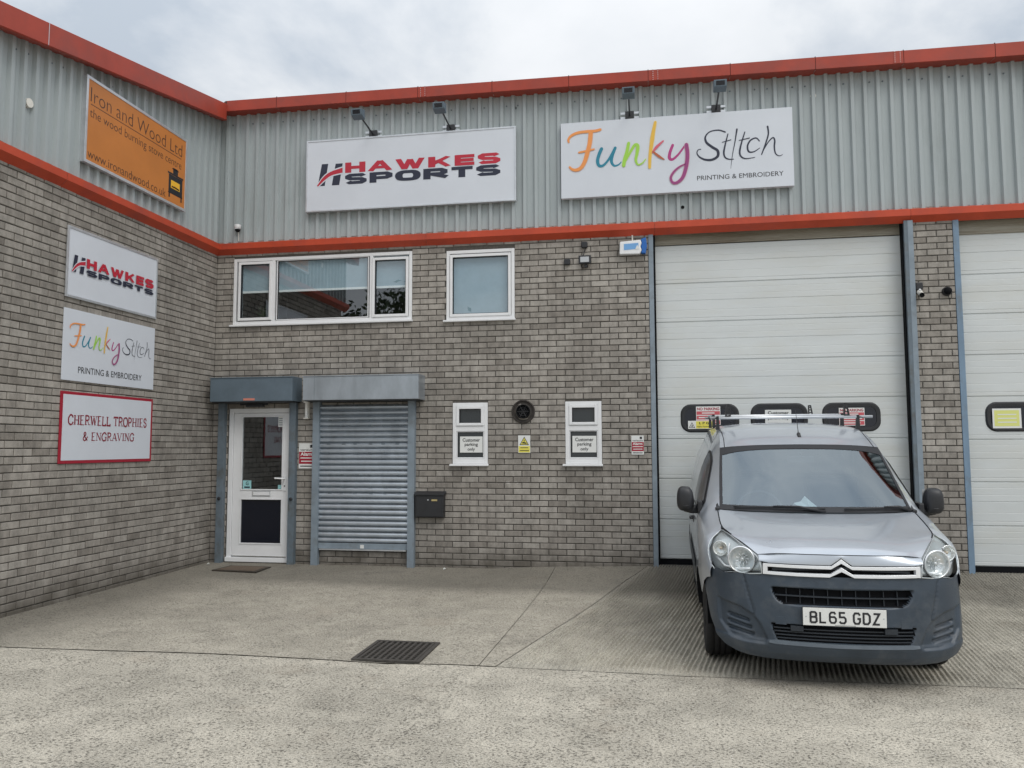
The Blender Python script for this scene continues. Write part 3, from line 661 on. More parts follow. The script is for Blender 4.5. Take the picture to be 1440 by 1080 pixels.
# indoor plant in the left light
b=MB(); cx,cy,cz=.60,.22,3.20
for k in range(17):
    a=k*2.4; l=.20+.06*random.random(); up=.45+.5*random.random()
    e_=Vector((cx+math.cos(a)*l*(1.2-up),cy+math.sin(a)*l*.35,cz+l*up*1.3)); m_=Vector((cx+math.cos(a)*l*.45*(1.2-up),cy+math.sin(a)*l*.15,cz+l*.75*up*1.3))
    b.tube([(cx,cy,cz),m_,e_],[.006,.008,.001],4)
b.lathe([(.0,0),(.05,0),(.062,.07),(.05,.07)],(cx,cy,3.15),(0,0,1),12)
o=b.build('potted_plant','leaf',None,loc=(cx,cy,3.15)); tag(o,'small spiky potted plant inside the left pane of the wide upper window','plant')
for (x0,x1,gx0,gx1) in ((3.372,3.832,3.450,3.750),(4.830,5.285,4.905,5.200)):
    ws=window(x0,x1,1.262,2.045,[(x0+.086,x1-.086,1.785,1.966,1),(x0+.062,x1-.062,1.345,1.668,0)],glass='dglass',depth=.3)
    b=MB(); b.box(x0+.041,x1-.041,-.010,.05,1.6805,1.7455); b.box(x0+.041,x1-.041,-.010,.05,1.300,1.3325); b.box(x0+.041,x0+.0495,-.009,.05,1.333,1.680); b.box(x1-.0495,x1-.041,-.009,.05,1.333,1.680); b.box(x0+.041,x0+.0495,-.009,.05,1.746,2.003); b.box(x1-.0495,x1-.041,-.009,.05,1.746,2.003); b.build('transom','white',ws)
b=MB(); b.box(4.376,4.386,-.0045,.02,.795,.865); b.build('weep_hole','dark',U); b=MB(); b.box(2.03,2.037,-.0055,.0,1.62,1.69); b.build('mortar_smear','cream',U)
# --- entrance door
dr=thing('entrance_door',(.24,0,0),None,None); dr.parent=U; dr.location=Vector((.24,0,0))-ORG[U]
dx0,dx1,dz0,dz1=.243,1.158,-.012,2.005
b=MB(); b.box(dx0,dx0+.062,.00,.08,dz0,dz1); b.box(dx1-.055,dx1,.00,.08,dz0,dz1); b.box(dx0+.062,dx1-.055,.00,.08,dz1-.06,dz1); b.box(dx0-.01,dx1+.01,-.02,.08,dz0-.03,dz0+.028); b.build('door_frame','white',dr,bevel=.004)
b=MB(); lx0,lx1=dx0+.066,dx1-.059
b.box(lx0,.420,.012,.07,.035,1.94); b.box(1.030,lx1,.012,.07,.035,1.94); b.box(.420,1.030,.012,.07,1.905,1.94); b.box(.420,1.030,.012,.07,.797,.905); b.box(.420,1.030,.012,.07,.035,.190); b.build('door_leaf','white',dr,bevel=.003)
b=MB(); frame_bars(b,.420,1.030,.905,1.905,.016,.004,.03); frame_bars(b,.420,1.030,.190,.797,.016,.004,.03); b.build('glazing_bead','white',dr,bevel=.003)
b=MB(); b.quad((.43,.03,.915),(1.02,.03,.915),(1.02,.03,1.895),(.43,.03,1.895)); b.build('pane','glass',dr)
b=MB(); b.quad((.43,.028,.2),(1.02,.028,.2),(1.02,.028,.79),(.43,.028,.79)); b.build('lower_panel','navy',dr)
b=MB(); b.box(.597,.860,.004,.012,.826,.898); b.build('letter_plate','alu',dr,bevel=.004)
b=MB(); b.box(.612,.846,.000,.005,.838,.886); b.build('letter_flap','white',dr,bevel=.004)
b=MB(); b.box(1.048,1.080,-.002,.012,.90,1.09); b.build('handle_plate','white',dr,bevel=.003)
b=MB(); b.tube([(1.064,.0,1.062),(1.064,-.045,1.062),(1.045,-.05,1.066),(.945,-.05,1.070)],.010,8); b.build('door_handle','white',dr,smooth=True)
b=MB(); b.lathe([(.010,0),(.008,-.004),(0,-.004)],(1.064,-.003,.965),(0,1,0),8); b.build('keyhole','dark',dr)
room(.30,1.10,.03,1.96,1.4,dr)
b=MB(); M['teal']=flat('sticker_teal',(.30,.58,.60),.5); b.quad((.451,.026,.925),(.571,.026,.925),(.571,.026,1.036),(.451,.026,1.036)); b.build('sticker','teal',dr); b=MB(); b.quad((.957,.026,.925),(1.019,.026,.925),(1.019,.026,.978),(.957,.026,.978)); b.build('sticker','teal',dr)
text('sticker_letter','G','F',.492,.972,.532,1.022,.0252,'blacktx',dr,.02)
b=MB(); b.box(.470,.552,.0248,.0255,.935,.955); b.build('sticker_bar','navytx',dr)
b=MB(); b.quad((.945,.026,1.755),(1.018,.026,1.755),(1.018,.026,1.895),(.945,.026,1.895)); b.build('notice_sticker','plate',dr)
b=MB()
for q in range(4): b.box(.952,1.01,.0248,.0255,1.775+.028*q,1.787+.028*q)
b.build('notice_print','frame',dr)
b=MB(); b.box(.24,1.17,.01,.3,-.3,-.045); b.build('door_threshold','mortar',U)

# --- garage doors
def garage(x0,x1,label,edges,wins,y=.12):
    g=thing('garage_door',(x0,y,0),None,None); g.parent=U; g.location=Vector((x0,y,0))-ORG[U]
    for i in range(len(edges)-1):
        z0,z1=edges[i],edges[i+1]; h=z1-z0
        prof=[(z0+.004,.012),(z0+.010,0.0),(z0+.030,0.0)]
        # micro profiling: two deeper grooves, several faint ones
        for f_,dp,wd in ((.10,.004,.005),(.30,.002,.004),(.55,.0055,.005),(.70,.002,.004),(.86,.002,.004)):
            zc=z0+h*f_; prof+=[(zc-wd,0.),(zc,dp),(zc+wd,0.)]
        prof+=[(z1-.010,0.),(z1-.003,.012)]
        prof=sorted(prof)
        b=MB(); b.grid([[ (x,y+d,z) for z,d in prof] for x in (x0,x1)]); b.box(x0,x1,y+.012,y+.04,z0,z1)
        b.build('door_panel','gdoor' if i<len(edges)-2 else 'gdoort',g)
    b=MB(); b.box(x0,x1,y+.01,y+.05,edges[0]-.07,edges[0]-.001); b.build('bottom_seal','dark',g)
    b=MB(); b.box(x0,x1,y+.012,y+.2,4.0,4.35); b.build('lintel','hoodd',g)
    for (a,c,d,e_) in wins:
        def rr(x0_,x1_,z0_,z1_,r,n=6):
            P=[]
            for cx_,cz_,a0 in ((x1_-r,z1_-r,0),(x0_+r,z1_-r,90),(x0_+r,z0_+r,180),(x1_-r,z0_+r,270)):
                for k in range(n+1): t=rad(a0+90*k/n); P.append((cx_+r*math.cos(t),cz_+r*math.sin(t)))
            return P
        b=MB(); O=rr(a,c,d,e_,.125); I=rr(a+.05,c-.05,d+.05,e_-.05,.085); n=len(O); Im=rr(a+.018,c-.018,d+.018,e_-.018,.11)
        vs=[(u,y+.001,v) for u,v in O]+[(u,y-.018,v) for u,v in Im]+[(u,y-.016,v) for u,v in I]+[(u,y-.004,v) for u,v in I]
        b.add(vs,[(i+L_*n,(i+1)%n+L_*n,(i+1)%n+(L_+1)*n,i+(L_+1)*n) for L_ in range(3) for i in range(n)])
        b.build('window_surround','blackp',g,smooth=False,fix=True)
        b=MB(); b.add([(u,y-.006,v) for u,v in I],[tuple(range(n))]); b.build('window_pane','navy',g)
    return g
# brown grime washed down over the top panel
m=M['gdoort']=mat('door_panel_stained',(.36,.34,.28),.5,noise=.10,nscale=1.2,dirt=(.20,.165,.115),dscale=1.4,dthr=(.38,.66),stretch=(.6,1,6.))
e1=[.098,.579,1.078,1.570,2.062,2.550,3.035,3.525,4.02,4.30]
g1=garage(5.955,8.93,'',e1,[(6.257,6.965,1.648,2.000),(7.098,7.770,1.648,2.000),(7.932,8.600,1.648,2.000)])
e2=[.087,.548,1.053,1.546,2.050,2.542,3.029,3.503,3.985,4.30]
g2=garage(9.49,12.4,'',e2,[(9.745,10.44,1.635,1.985),(10.6,11.3,1.635,1.985)])
# steel posts framing the garage doors
b=MB(); b.box(5.898,5.957,-.012,.10,gz(5.9,0)-.02,4.15); b.build('steel_post','frame',U,bevel=.003)
b=MB(); b.box(5.957,5.982,.06,.12,.02,4.2); b.build('door_guide','dark',U)
b=MB(); b.box(8.895,8.935,.03,.12,0,4.2); b.build('door_guide','dark',U)
b=MB(); b.box(8.895,8.935,-.05,-.038,-.03,4.15); b.box(8.907,8.918,-.038,.13,-.03,4.15); b.build('steel_post','framed',U)
b=MB(); b.box(8.9355,8.996,-.052,.10,-.03,4.15); b.build('steel_post','frame',U,bevel=.003)
b=MB(); b.box(9.446,9.512,-.012,.10,-.03,4.15); b.build('steel_post',mat('worn_blue_steel',(.165,.245,.335),.5,noise=.15,nscale=4,dirt=(.13,.12,.10),dscale=3,dthr=(.5,.75),stretch=(1,1,.5)),U,bevel=.003)
b=MB(); b.box(5.957,8.93,-.0,.35,-.25,.022); b.build('door_sill','mortar',U)
b=MB(); b.box(9.512,12.5,-.0,.35,-.25,.015); b.build('door_sill','mortar',U)

# ---------------------------------------------------------------- roller shutters
def shutter(x0,x1,zt,zb,hx0,hx1,hz0,hz1,hood_m,post_m,label,closed,post_w=.09,hood_d=.29,cat='roller shutter'):
    s=thing('roller_shutter',(hx0,0,0),label,cat)
    b=MB(); b.box(hx0,hx1,-hood_d,-.006,hz0,hz1); b.build('shutter_hood',hood_m,s,bevel=.006)
    b=MB(); b.box(hx0-.006,hx1+.006,-hood_d-.006,-.003,hz1+.001,hz1+.012); b.box(hx1+.001,hx1+.006,-hood_d,-.004,hz0,hz1); b.build('hood_trim',hood_m,s)
    b=MB(); b.box(hx0+.02,hx1-.02,-hood_d+.02,-.01,hz0-.012,hz0-.001); b.build('hood_base','blackp',s)
    for a in (x0-post_w,x1):
        b=MB(); zz=gz(a,0)-.01
        b.box(a,a+post_w,-.078,-.070,zz,hz0-.012); b.box(a,a+.008,-.070,-.004,zz,hz0-.012); b.box(a+post_w-.008,a+post_w,-.070,-.004,zz,hz0-.012); b.box(a+.008,a+post_w-.008,-.03,-.004,zz,hz0-.013)
        b.build('guide_rail',post_m,s)
        if not closed:
            b=MB(); b.lathe([(.022,-.079),(.022,-.095),(.012,-.10),(0,-.10)],(a+post_w/2,0,.80),(0,1,0),12); b.build('bolt_knob','blackp',s)
    if closed:
        n=25; p=(zt-zb)/n; pm=None
        for i in range(n):
            z=zb+p*i
            if pm is None:
                b=MB(); prof=[(0.0,.004),(.08,-.004),(.13,-.024),(.30,-.036),(.55,-.036),(.80,-.022),(.93,-.004),(1.0,.004)]
                b.grid([[(x,-.01+d,z+p*f_) for f_,d in prof] for x in (x0-.0,x1+.0)]); o=b.build('slat','galv',s,smooth=False); pm=o
            else:
                o=pm.copy(); COL.objects.link(o); o.parent=s; o.location=(0,0,p*i)
        b=MB(); b.box(x0,x1,-.046,-.012,zb-.075,zb-.002); b.build('bottom_bar','frame',s,bevel=.003)
        b=MB(); b.box(x0+.02,x1-.02,-.060,-.046,zb-.092,zb-.076); b.build('weather_lip','alu',s)
        b=MB(); b.box((x0+x1)/2-.03,(x0+x1)/2+.02,-.049,-.046,zb-.065,zb-.02); b.build('label_plate','plate',s)
    return s
s1=shutter(.212,1.150,0,0,.117,1.283,2.085,2.395,'hoodd','framed','open roller shutter over the white door, dark slate-blue hood and two rails',False)
b=MB(); b.box(.60,.76,-.294,-.2905,2.098,2.125); b.build('warning_sticker',flat('salmon',(.62,.22,.16),.5),s1)
b=MB(); b.box(.55,.80,-.13,-.09,2.02,2.045); b.box(.45,.85,-.10,-.09,2.045,2.08); b.build('door_closer','blackp',s1)
s2=shutter(1.572,2.790,2.045,.235,1.430,2.990,2.088,2.395,'galv','frame','closed galvanised roller shutter with pale box hood beside the door',True)
b=MB(); b.box(1.588,1.591,-.2915,-.29,2.09,2.39); b.build('hood_seam','framed',s2)
b=MB()
for i,z in enumerate((2.02,1.83,1.76,1.52,1.40,1.12,.96,.88)):
    for k in range(6):
        x_=1.65+.19*k+.05*random.random(); b.box(x_,x_+.05,-.0445,-.0435,z-.004,z+.006)
o=b.build('scuff_marks','framed',s2); o['kind']='stuff'

# ---------------------------------------------------------------- signs
def board(x0,x1,z0,z1,plane,th,name,m,label,cat='sign',frame=None,fm='alu',group=None,off=0.,bev=.002):
    if plane=='F':
        t=thing(name,(x0,-off,z0),label,cat,group); b=MB(); b.box(x0,x1,-off-th,-off-.001,z0,z1); b.build('board',m,t,bevel=bev)
        if frame:
            b=MB(); frame_bars(b,x0-.004,x1+.004,z0-.004,z1+.004,frame,-off-th-.006,-off-.004); b.build('frame',fm,t,bevel=.002)
    else:
        t=thing(name,(off,x0,z0),label,cat,group); b=MB(); b.box(off+.001,off+th,x0,x1,z0,z1); b.build('board',m,t,bevel=bev)
        if frame:
            b=MB(); w=frame; e_=.004
            for (a,c,d,f_) in ((x0-e_,x0+w,z0-e_,z1+e_),(x1-w,x1+e_,z0-e_,z1+e_),(x0+w,x1-w,z1-w,z1+e_),(x0+w,x1-w,z0-e_,z0+w)): b.box(off+.004,off+th+.006,a,c,d,f_)
            b.build('frame',fm,t,bevel=.002)
    return t
# block letters of the sports shop logo, drawn as pen strokes in a unit box
BL={
'H':[[(.0,0),(.0,1)],[(1,0),(1,1)],[(0,.5),(1,.5)]],
'A':[[(0,0),(.5,1)],[(.5,1),(1,0)],[(.22,.3),(.78,.3)]],
'W':[[(0,1),(.27,0)],[(.27,0),(.5,.9)],[(.5,.9),(.73,0)],[(.73,0),(1,1)]],
'K':[[(0,0),(0,1)],[(.05,.42),(1,1)],[(.30,.55),(1,0)]],
'E':[[(0,0),(0,1)],[(0,1),(1,1)],[(0,.5),(.95,.5)],[(0,0),(1,0)]],
'S':[[(1,.84),(.86,1),(.16,1),(0,.86),(0,.66),(.16,.53),(.84,.47),(1,.34),(1,.15),(.84,0),(.14,0),(0,.16)]],
'P':[[(0,0),(0,1)],[(0,1),(.82,1),(1,.86),(1,.58),(.82,.44),(0,.44)]],
'O':[[(.5,1),(.82,.97),(1,.72),(1,.28),(.82,.03),(.18,.03),(0,.28),(0,.72),(.18,.97),(.5,1)]],
'R':[[(0,0),(0,1)],[(0,1),(.82,1),(1,.86),(1,.60),(.82,.46),(0,.46)],[(.45,.46),(1,0)]],
'T':[[(0,1),(1,1)],[(.5,0),(.5,1)]],
}
def block(word,plane,u0,v0,u1,v1,off,m,parent,wts,name='lettering'):
    H=v1-v0; K=.34; tot=sum(wts); gap=.028*(u1-u0)/len(word)*2.2; U_=u0; b=MB()
    vs=(u1-u0-gap*(len(word)-1))
    for ch,w in zip(word,wts):
        W_=vs*w/tot; tw=W_*.27
        KK={'W':.62,'A':.82,'K':.85}.get(ch,1.)
        for st in BL[ch]:
            # draw in a square space then squash, so uprights come out heavier than bars
            tmp=MB(); kx={'W':.26,'A':.24,'K':.34}.get(ch,K); hx=1-kx; pts=[(kx/2+x_*hx*1.0,K*.42+y_*(1-K*.84)) for x_,y_ in st]
            if len(st)==2:
                (xa,ya),(xb,yb)=pts; 
                if ch in 'AWK' and xa!=xb: pts=[(xa,ya-.135 if ya<yb else ya+.135),(xb,yb+.135 if yb>ya else yb-.135)] if abs(yb-ya)>.3 else pts
                elif abs(xa-xb)<1e-6: pts=[(xa,min(ya,yb)-.135),(xb,max(ya,yb)+.135)]
                else: pts=[(xa-.1 if ch!='A' else xa,ya),(xb+.12 if ch!='A' else xb,yb)]
            stroke(tmp,pts,K*.84*(KK if ch=='W' else 1) if not(len(st)==2 and ch in 'AWK' and abs(pts[0][0]-pts[1][0])>.02) else K*.86*KK,plane,off,smooth=(ch=='O'),cap=False)
            for i_,q in enumerate(tmp.v):
                u,v=(q[0],q[2]) if plane=='F' else (q[1],q[2]); o_=q[1] if plane=='F' else q[0]
                v=min(max(v,0),1)
                tmp.v[i_]=P3(plane,U_+u*W_,v0+v*H,o_)
            b.add(tmp.v,tmp.f)
        U_+=W_+gap
    return b.build(name,m,parent)
def hawkes(t,plane,off,u0,u1,v0,v1,vm):
    """logo: slashes, swoosh, two words"""
    W_=(u1-u0)
    X=lambda f_: u0+W_*f_
    Y=lambda f_: v0+(v1-v0)*f_
    b=MB()
    for poly in ([(.020,1.0),(.056,1.0),(.038,.0),(-.002,.0)],[(.098,.98),(.138,.98),(.120,.0),(.078,.0)]):
        b.add([P3(plane,X(a),Y(c),off) for a,c in poly],[(3,2,1,0)])
    b.build('logo_bars','navytx',t)
    sg=-1 if plane=='F' else 1
    top=catmull([(-.006,.02),(.030,.40),(.072,.63),(.138,.78)],5); bot=catmull([(.0,-.02),(.038,.26),(.078,.46),(.138,.55)],5); n=len(top)
    for nm,mm,ex,oo in (('logo_outline','signw',.012,.0006),('logo_swoosh','redtx',0,.0012)):
        b=MB(); vs=[P3(plane,X(a),Y(c+ex*5),off+sg*oo) for a,c in top]+[P3(plane,X(a),Y(c-ex*5),off+sg*oo) for a,c in bot]
        b.add(vs,[(i,i+1,i+n+1,i+n) for i in range(n-1)]); b.build(nm,mm,t)
    block('HAWKES',plane,X(.149),vm+.004,u1,v1,off,'redtx',t,[1,1.15,1.45,1.12,.95,1.05])
    block('SPORTS',plane,X(.149),v0,u1,vm-.010,off,'navytx',t,[1,1.05,1.12,1.08,1.0,1.05])
t=board(1.342,4.222,4.650,5.632,'F',.07,'shop_sign','signw','long white HAWKES SPORTS signboard on the cladding above the wide upper window',frame=.022,off=.032)
hawkes(t,'F',-.1035,1.512,4.03,4.998,5.300,5.152)

FS={'F1': [(4.915, 5.369), (4.911, 5.406), (4.952, 5.453), (5.036, 5.484), (5.156, 5.492), (5.252, 5.492), (5.318, 5.505)],
'F2': [(5.199, 5.484), (5.183, 5.338), (5.153, 5.217), (5.116, 5.097), (5.068, 5.022), (5.008, 4.996), (4.955, 5.009), (4.924, 5.041)],
'F3': [(5.046, 5.224), (5.142, 5.237), (5.237, 5.255)],
'u': [(5.332, 5.254), (5.3, 5.182), (5.28, 5.098), (5.299, 5.036), (5.353, 5.037), (5.418, 5.106), (5.473, 5.195), (5.505, 5.254), (5.468, 5.159), (5.455, 5.079), (5.487, 5.024), (5.542, 5.032), (5.577, 5.066)],
'n': [(5.674, 5.303), (5.649, 5.183), (5.62, 5.088), (5.607, 5.016), (5.624, 5.063), (5.696, 5.192), (5.751, 5.273), (5.786, 5.259), (5.778, 5.174), (5.76, 5.078), (5.787, 5.016), (5.845, 5.036), (5.881, 5.082)],
'k1': [(6.01, 5.551), (5.979, 5.403), (5.953, 5.235), (5.935, 5.091), (5.93, 4.97)],
'k2': [(6.105, 5.301), (6.023, 5.23), (5.968, 5.161)],'k3': [(5.975, 5.173), (6.044, 5.108), (6.112, 5.06)],
'y1': [(6.219, 5.24), (6.183, 5.146), (6.177, 5.075), (6.216, 5.058), (6.285, 5.115), (6.356, 5.207), (6.386, 5.233)],
'y2': [(6.386, 5.233), (6.397, 5.108), (6.381, 4.965), (6.337, 4.824), (6.267, 4.757), (6.21, 4.76), (6.188, 4.822), (6.224, 4.891), (6.294, 4.952), (6.374, 4.989)],
'S': [(6.859, 5.362), (6.78, 5.392), (6.678, 5.38), (6.62, 5.32), (6.63, 5.247), (6.697, 5.183), (6.763, 5.13), (6.761, 5.059), (6.693, 5.021), (6.614, 5.026), (6.547, 5.062), (6.514, 5.112), (6.526, 5.154), (6.56, 5.164)],
't1': [(6.892, 5.336), (6.855, 5.196), (6.837, 5.102), (6.851, 5.041), (6.895, 5.014), (6.951, 5.011)],'t1c': [(6.822, 5.234), (6.924, 5.257)],
'needle': [(7.001, 5.388), (6.975, 5.235), (6.941, 5.071), (6.915, 4.894)],
't2': [(7.094, 5.345), (7.05, 5.206), (7.027, 5.1), (7.041, 5.04), (7.096, 5.008), (7.207, 5.017)],'t2c': [(7.024, 5.243), (7.147, 5.265)],
'c': [(7.264, 5.219), (7.225, 5.26), (7.158, 5.234), (7.122, 5.165), (7.136, 5.093), (7.198, 5.089), (7.266, 5.131)],
'h1': [(7.366, 5.396), (7.372, 5.301), (7.338, 5.185), (7.286, 5.047)],
'h2': [(7.298, 5.082), (7.367, 5.195), (7.424, 5.25), (7.445, 5.213), (7.438, 5.131), (7.451, 5.048), (7.494, 5.016), (7.532, 5.03)]}
FS['u2']=FS['u'][7:]; FS['u']=FS['u'][:8]; FS['n2']=FS['n'][3:]; FS['n']=FS['n'][:4]
def funky(t,plane,off,tf,k):
    sg=-1 if plane=='F' else 1
    def S(names,mm,ws,nm,oo=0,halo=None):
        if halo:
            b=MB()
            for n_,w in zip(names,ws): stroke(b,[tf(*p) for p in FS[n_]],[x_*k+.012*k for x_ in w],plane,off+sg*oo)
            b.build(nm+'_outline',halo,t); oo+=.0036
        b=MB()
        for n_,w in zip(names,ws): stroke(b,[tf(*p) for p in FS[n_]],[x_*k for x_ in w],plane,off+sg*oo)
        b.build(nm,mm,t)
    S(['F1','F2','F3'],'ink_orange',[[.018,.03,.034,.03],[.052,.05,.04,.02],[.02,.024,.015]],'letter_f',halo='ink_peach')
    S(['u','u2'],'ink_teal',[[.042,.042,.028,.036],[.036,.040,.026,.012]],'letter_u')
    S(['n','n2'],'ink_green',[[.034,.044,.040],[.016,.030,.042,.020,.008]],'letter_n',halo='ink_limepale')
    S(['k1'],'ink_gold',[[.030,.048,.036,.03]],'letter_k',halo='ink_paleyellow'); S(['k2'],'ink_pink',[[.018,.036,.02]],'letter_k_arm',.004); S(['k3'],'ink_rust',[[.020,.034,.012]],'letter_k_leg',.004)
    S(['y1'],'ink_magenta',[[.034,.040,.026,.02]],'letter_y'); S(['y2'],'ink_plum2',[[.042,.044,.036,.026,.024,.012]],'letter_y_tail',.003,halo='ink_palepink')
    S(['S'],'navytx',[[.018,.014,.030,.034,.028,.014,.01]],'letter_s')
    S(['t1','t1c'],'navytx',[[.012,.022,.018,.010],[.010,.012]],'letter_t'); S(['needle'],'navytx',[[.020,.012,.008,.003]],'needle_emblem')
    S(['t2','t2c'],'navytx',[[.012,.022,.018,.006],[.010,.012]],'letter_t'); S(['c'],'navytx',[[.014,.020,.022,.008]],'letter_c'); S(['h1','h2'],'navytx',[[.022,.018,.018,.014],[.010,.016,.020,.014,.006]],'letter_h')
for nme,cl in (('ink_plum2',(.30,.05,.19)),('ink_peach',(.78,.50,.38)),('ink_limepale',(.62,.72,.45)),('ink_paleyellow',(.80,.68,.40)),('ink_palepink',(.66,.36,.46))): M[nme]=flat(nme,cl,.45)
t=board(4.812,7.660,4.635,5.622,'F',.07,'shop_sign','signw','long white Funky Stitch signboard above the tall garage door',frame=None,off=.032)
funky(t,'F',-.1035,lambda u,v:(u,v-.0),1.0)
text('lettering','PRINTING & EMBROIDERY','F',6.508,4.768,7.537,4.826,-.1035,'blacktx',t,0.)
# signs on the left wing
t=board(-2.866,-1.365,3.030,3.764,'L',.014,'wall_sign','signw','white HAWKES SPORTS panel, topmost of three on the left brick wall',frame=.022); t.location.x+=.008
hawkes(t,'L',.0215,-2.79,-1.435,3.300,3.480,3.372)
t=board(-2.867,-1.369,2.171,2.912,'L',.012,'wall_sign','signw','white Funky Stitch panel, middle of three on the left brick wall'); t.location.x+=.008
kk=1.350/2.62
funky(t,'L',.0135,lambda u,v:(-2.78+(u-4.912)*kk, 2.80-(5.551-v)*kk*.96),kk*.78)
text('lettering','PRINTING & EMBROIDERY','L',-2.64,2.258,-1.597,2.326,.0140,'blacktx',t,0.)
t=board(-2.864,-1.365,1.320,2.058,'L',.012,'wall_sign','redsign','red-bordered CHERWELL TROPHIES & ENGRAVING panel, lowest on the left brick wall'); t.location.x+=.008
b=MB(); b.box(.0122,.0138,-2.832,-1.398,1.353,2.028); b.build('panel_face','signw',t)
# serif capitals
SF={'C':([[(.95,.74),(.72,.98),(.38,1),(.08,.72),(.02,.45),(.14,.12),(.45,-.01),(.76,.04),(.97,.27)]],[],.95),
'H':([[(.16,0),(.16,1)],[(.84,0),(.84,1)],[(.16,.5),(.84,.5)]],[(.16,0),(.16,1),(.84,0),(.84,1)],1.05),
'E':([[(.18,0),(.18,1)],[(.05,1),(.88,1)],[(.18,.5),(.66,.5)],[(.05,0),(.92,0)]],[(.18,0),(.18,1)],.85),
'R':([[(.18,0),(.18,1)],[(.05,1),(.55,1),(.80,.88),(.80,.62),(.55,.5),(.18,.5)],[(.48,.5),(.90,.03)]],[(.18,0),(.92,.02)],.98),
'W':([[(.08,1),(.30,0)],[(.30,0),(.5,.85)],[(.5,.85),(.72,0)],[(.72,0),(.94,1)]],[(.08,1),(.5,.95),(.94,1)],1.35),
'L':([[(.18,0),(.18,1)],[(.05,0),(.92,0),(.94,.2)]],[(.18,0),(.18,1)],.82),
'T':([[(.5,0),(.5,1)],[(.03,.82),(.05,1),(.95,1),(.97,.82)]],[(.5,0)],.9),
'O':([[(.5,1.01),(.18,.9),(.03,.5),(.18,.1),(.5,-.01),(.82,.1),(.97,.5),(.82,.9),(.5,1.01)]],[],1.0),
'P':([[(.18,0),(.18,1)],[(.05,1),(.58,1),(.85,.86),(.85,.60),(.58,.46),(.18,.46)]],[(.18,0)],.85),
'I':([[(.5,0),(.5,1)]],[(.5,0),(.5,1)],.45),
'S':([[(.86,.72),(.70,.97),(.38,1),(.14,.82),(.22,.60),(.72,.42),(.88,.22),(.66,.01),(.30,0),(.10,.28)]],[],.78),
'N':([[(.14,0),(.14,1)],[(.14,1),(.86,0)],[(.86,0),(.86,1)]],[(.14,0),(.10,1),(.86,1)],1.08),
'G':([[(.93,.74),(.72,.98),(.38,1),(.08,.72),(.02,.45),(.14,.12),(.45,-.01),(.84,.10),(.84,.45)],[(.62,.45),(1.0,.45)]],[],1.02),
'A':([[(.08,0),(.5,1)],[(.5,1),(.92,0)],[(.26,.33),(.75,.33)]],[(.08,0),(.92,0)],1.05),
'V':([[(.08,1),(.5,0)],[(.5,0),(.92,1)]],[(.08,1),(.92,1)],1.0),
'&':([[(.95,.5),(.78,.22),(.45,0),(.18,.06),(.10,.28),(.28,.5),(.58,.72),(.56,.94),(.38,1),(.24,.88),(.28,.68),(.60,.28),(.95,.0)]],[],1.0),
' ':([],[],.5)}
def serif(word,plane,u0,v0,u1,v1,off,m,parent):
    tot=sum(SF[c][2]+.14 for c in word)-.14; k=(u1-u0)/tot; H=v1-v0; U_=u0; b=MB()
    for ch in word:
        st,ser,w=SF[ch]; W_=w*k
        for s_ in st:
            pts=[(U_+x_*W_,v0+y_*H) for x_,y_ in s_]
            vert=len(s_)==2 and abs(s_[0][1]-s_[1][1])>.6
            thin=(len(s_)==2 and not vert) or (ch in 'N' and s_[0][0]==s_[1][0]) or (len(s_)==2 and ch in 'AVW' and s_[0][1]<s_[1][1])
            stroke(b,pts,H*(.075 if thin else .165),plane,off,smooth=len(s_)>4,cap=False)
        for x_,y_ in ser:
            yy=v0+H*(.03 if y_<.5 else .97); stroke(b,[(U_+x_*W_-H*.17,yy),(U_+x_*W_+H*.17,yy)],H*.065,plane,off,smooth=False)
        U_+=W_+.14*k
    b.build('lettering',m,parent)
serif('CHERWELL TROPHIES','L',-2.752,1.722,-1.476,1.818,.0145,'maroon',t)
serif('& ENGRAVING','L',-2.532,1.558,-1.698,1.642,.0145,'maroon',t)
t=board(-2.760,-.925,4.478,5.412,'L',.05,'shop_sign','orange','orange Iron and Wood Ltd stove sign on the left cladding',frame=.028,off=.034,fm='alu')
OF=.0846
text('lettering','Iron and Wood Ltd','L',-2.695,5.150,-1.030,5.305,OF,'browntx',t,-.012)
b=MB(); b.box(OF-.0005,OF+.0003,-2.69,-1.045,5.118,5.126); b.build('underline','browntx',t)
text('lettering','the wood burning stove centre','L',-2.697,4.955,-1.036,5.080,OF,'browntx',t,-.006)
text('lettering','www.ironandwood.co.uk','L',-2.710,4.535,-1.345,4.635,OF,'browntx',t,-.004)
b=MB(); so=OF
b.box(so,so+.0006,-1.290,-1.005,4.625,4.855); b.box(so,so+.0006,-1.312,-.990,4.858,4.880); b.box(so,so+.0006,-1.205,-1.105,4.882,4.955); b.box(so,so+.0006,-1.225,-1.085,4.935,4.945)
b.box(so,so+.0006,-1.285,-1.260,4.565,4.625); b.box(so,so+.0006,-1.035,-1.010,4.565,4.625); b.box(so,so+.0006,-1.30,-1.0,4.618,4.628); b.build('stove_picture','blacktx',t)
b=MB(); b.box(so+.0008,so+.0012,-1.245,-1.060,4.690,4.790); b.build('stove_glow','flame',t)
b=MB(); b.tube([(so+.0014,-1.23,4.71),(so+.0014,-1.16,4.715),(so+.0014,-1.08,4.708)],.009,5); b.build('stove_logs','browntx',t)

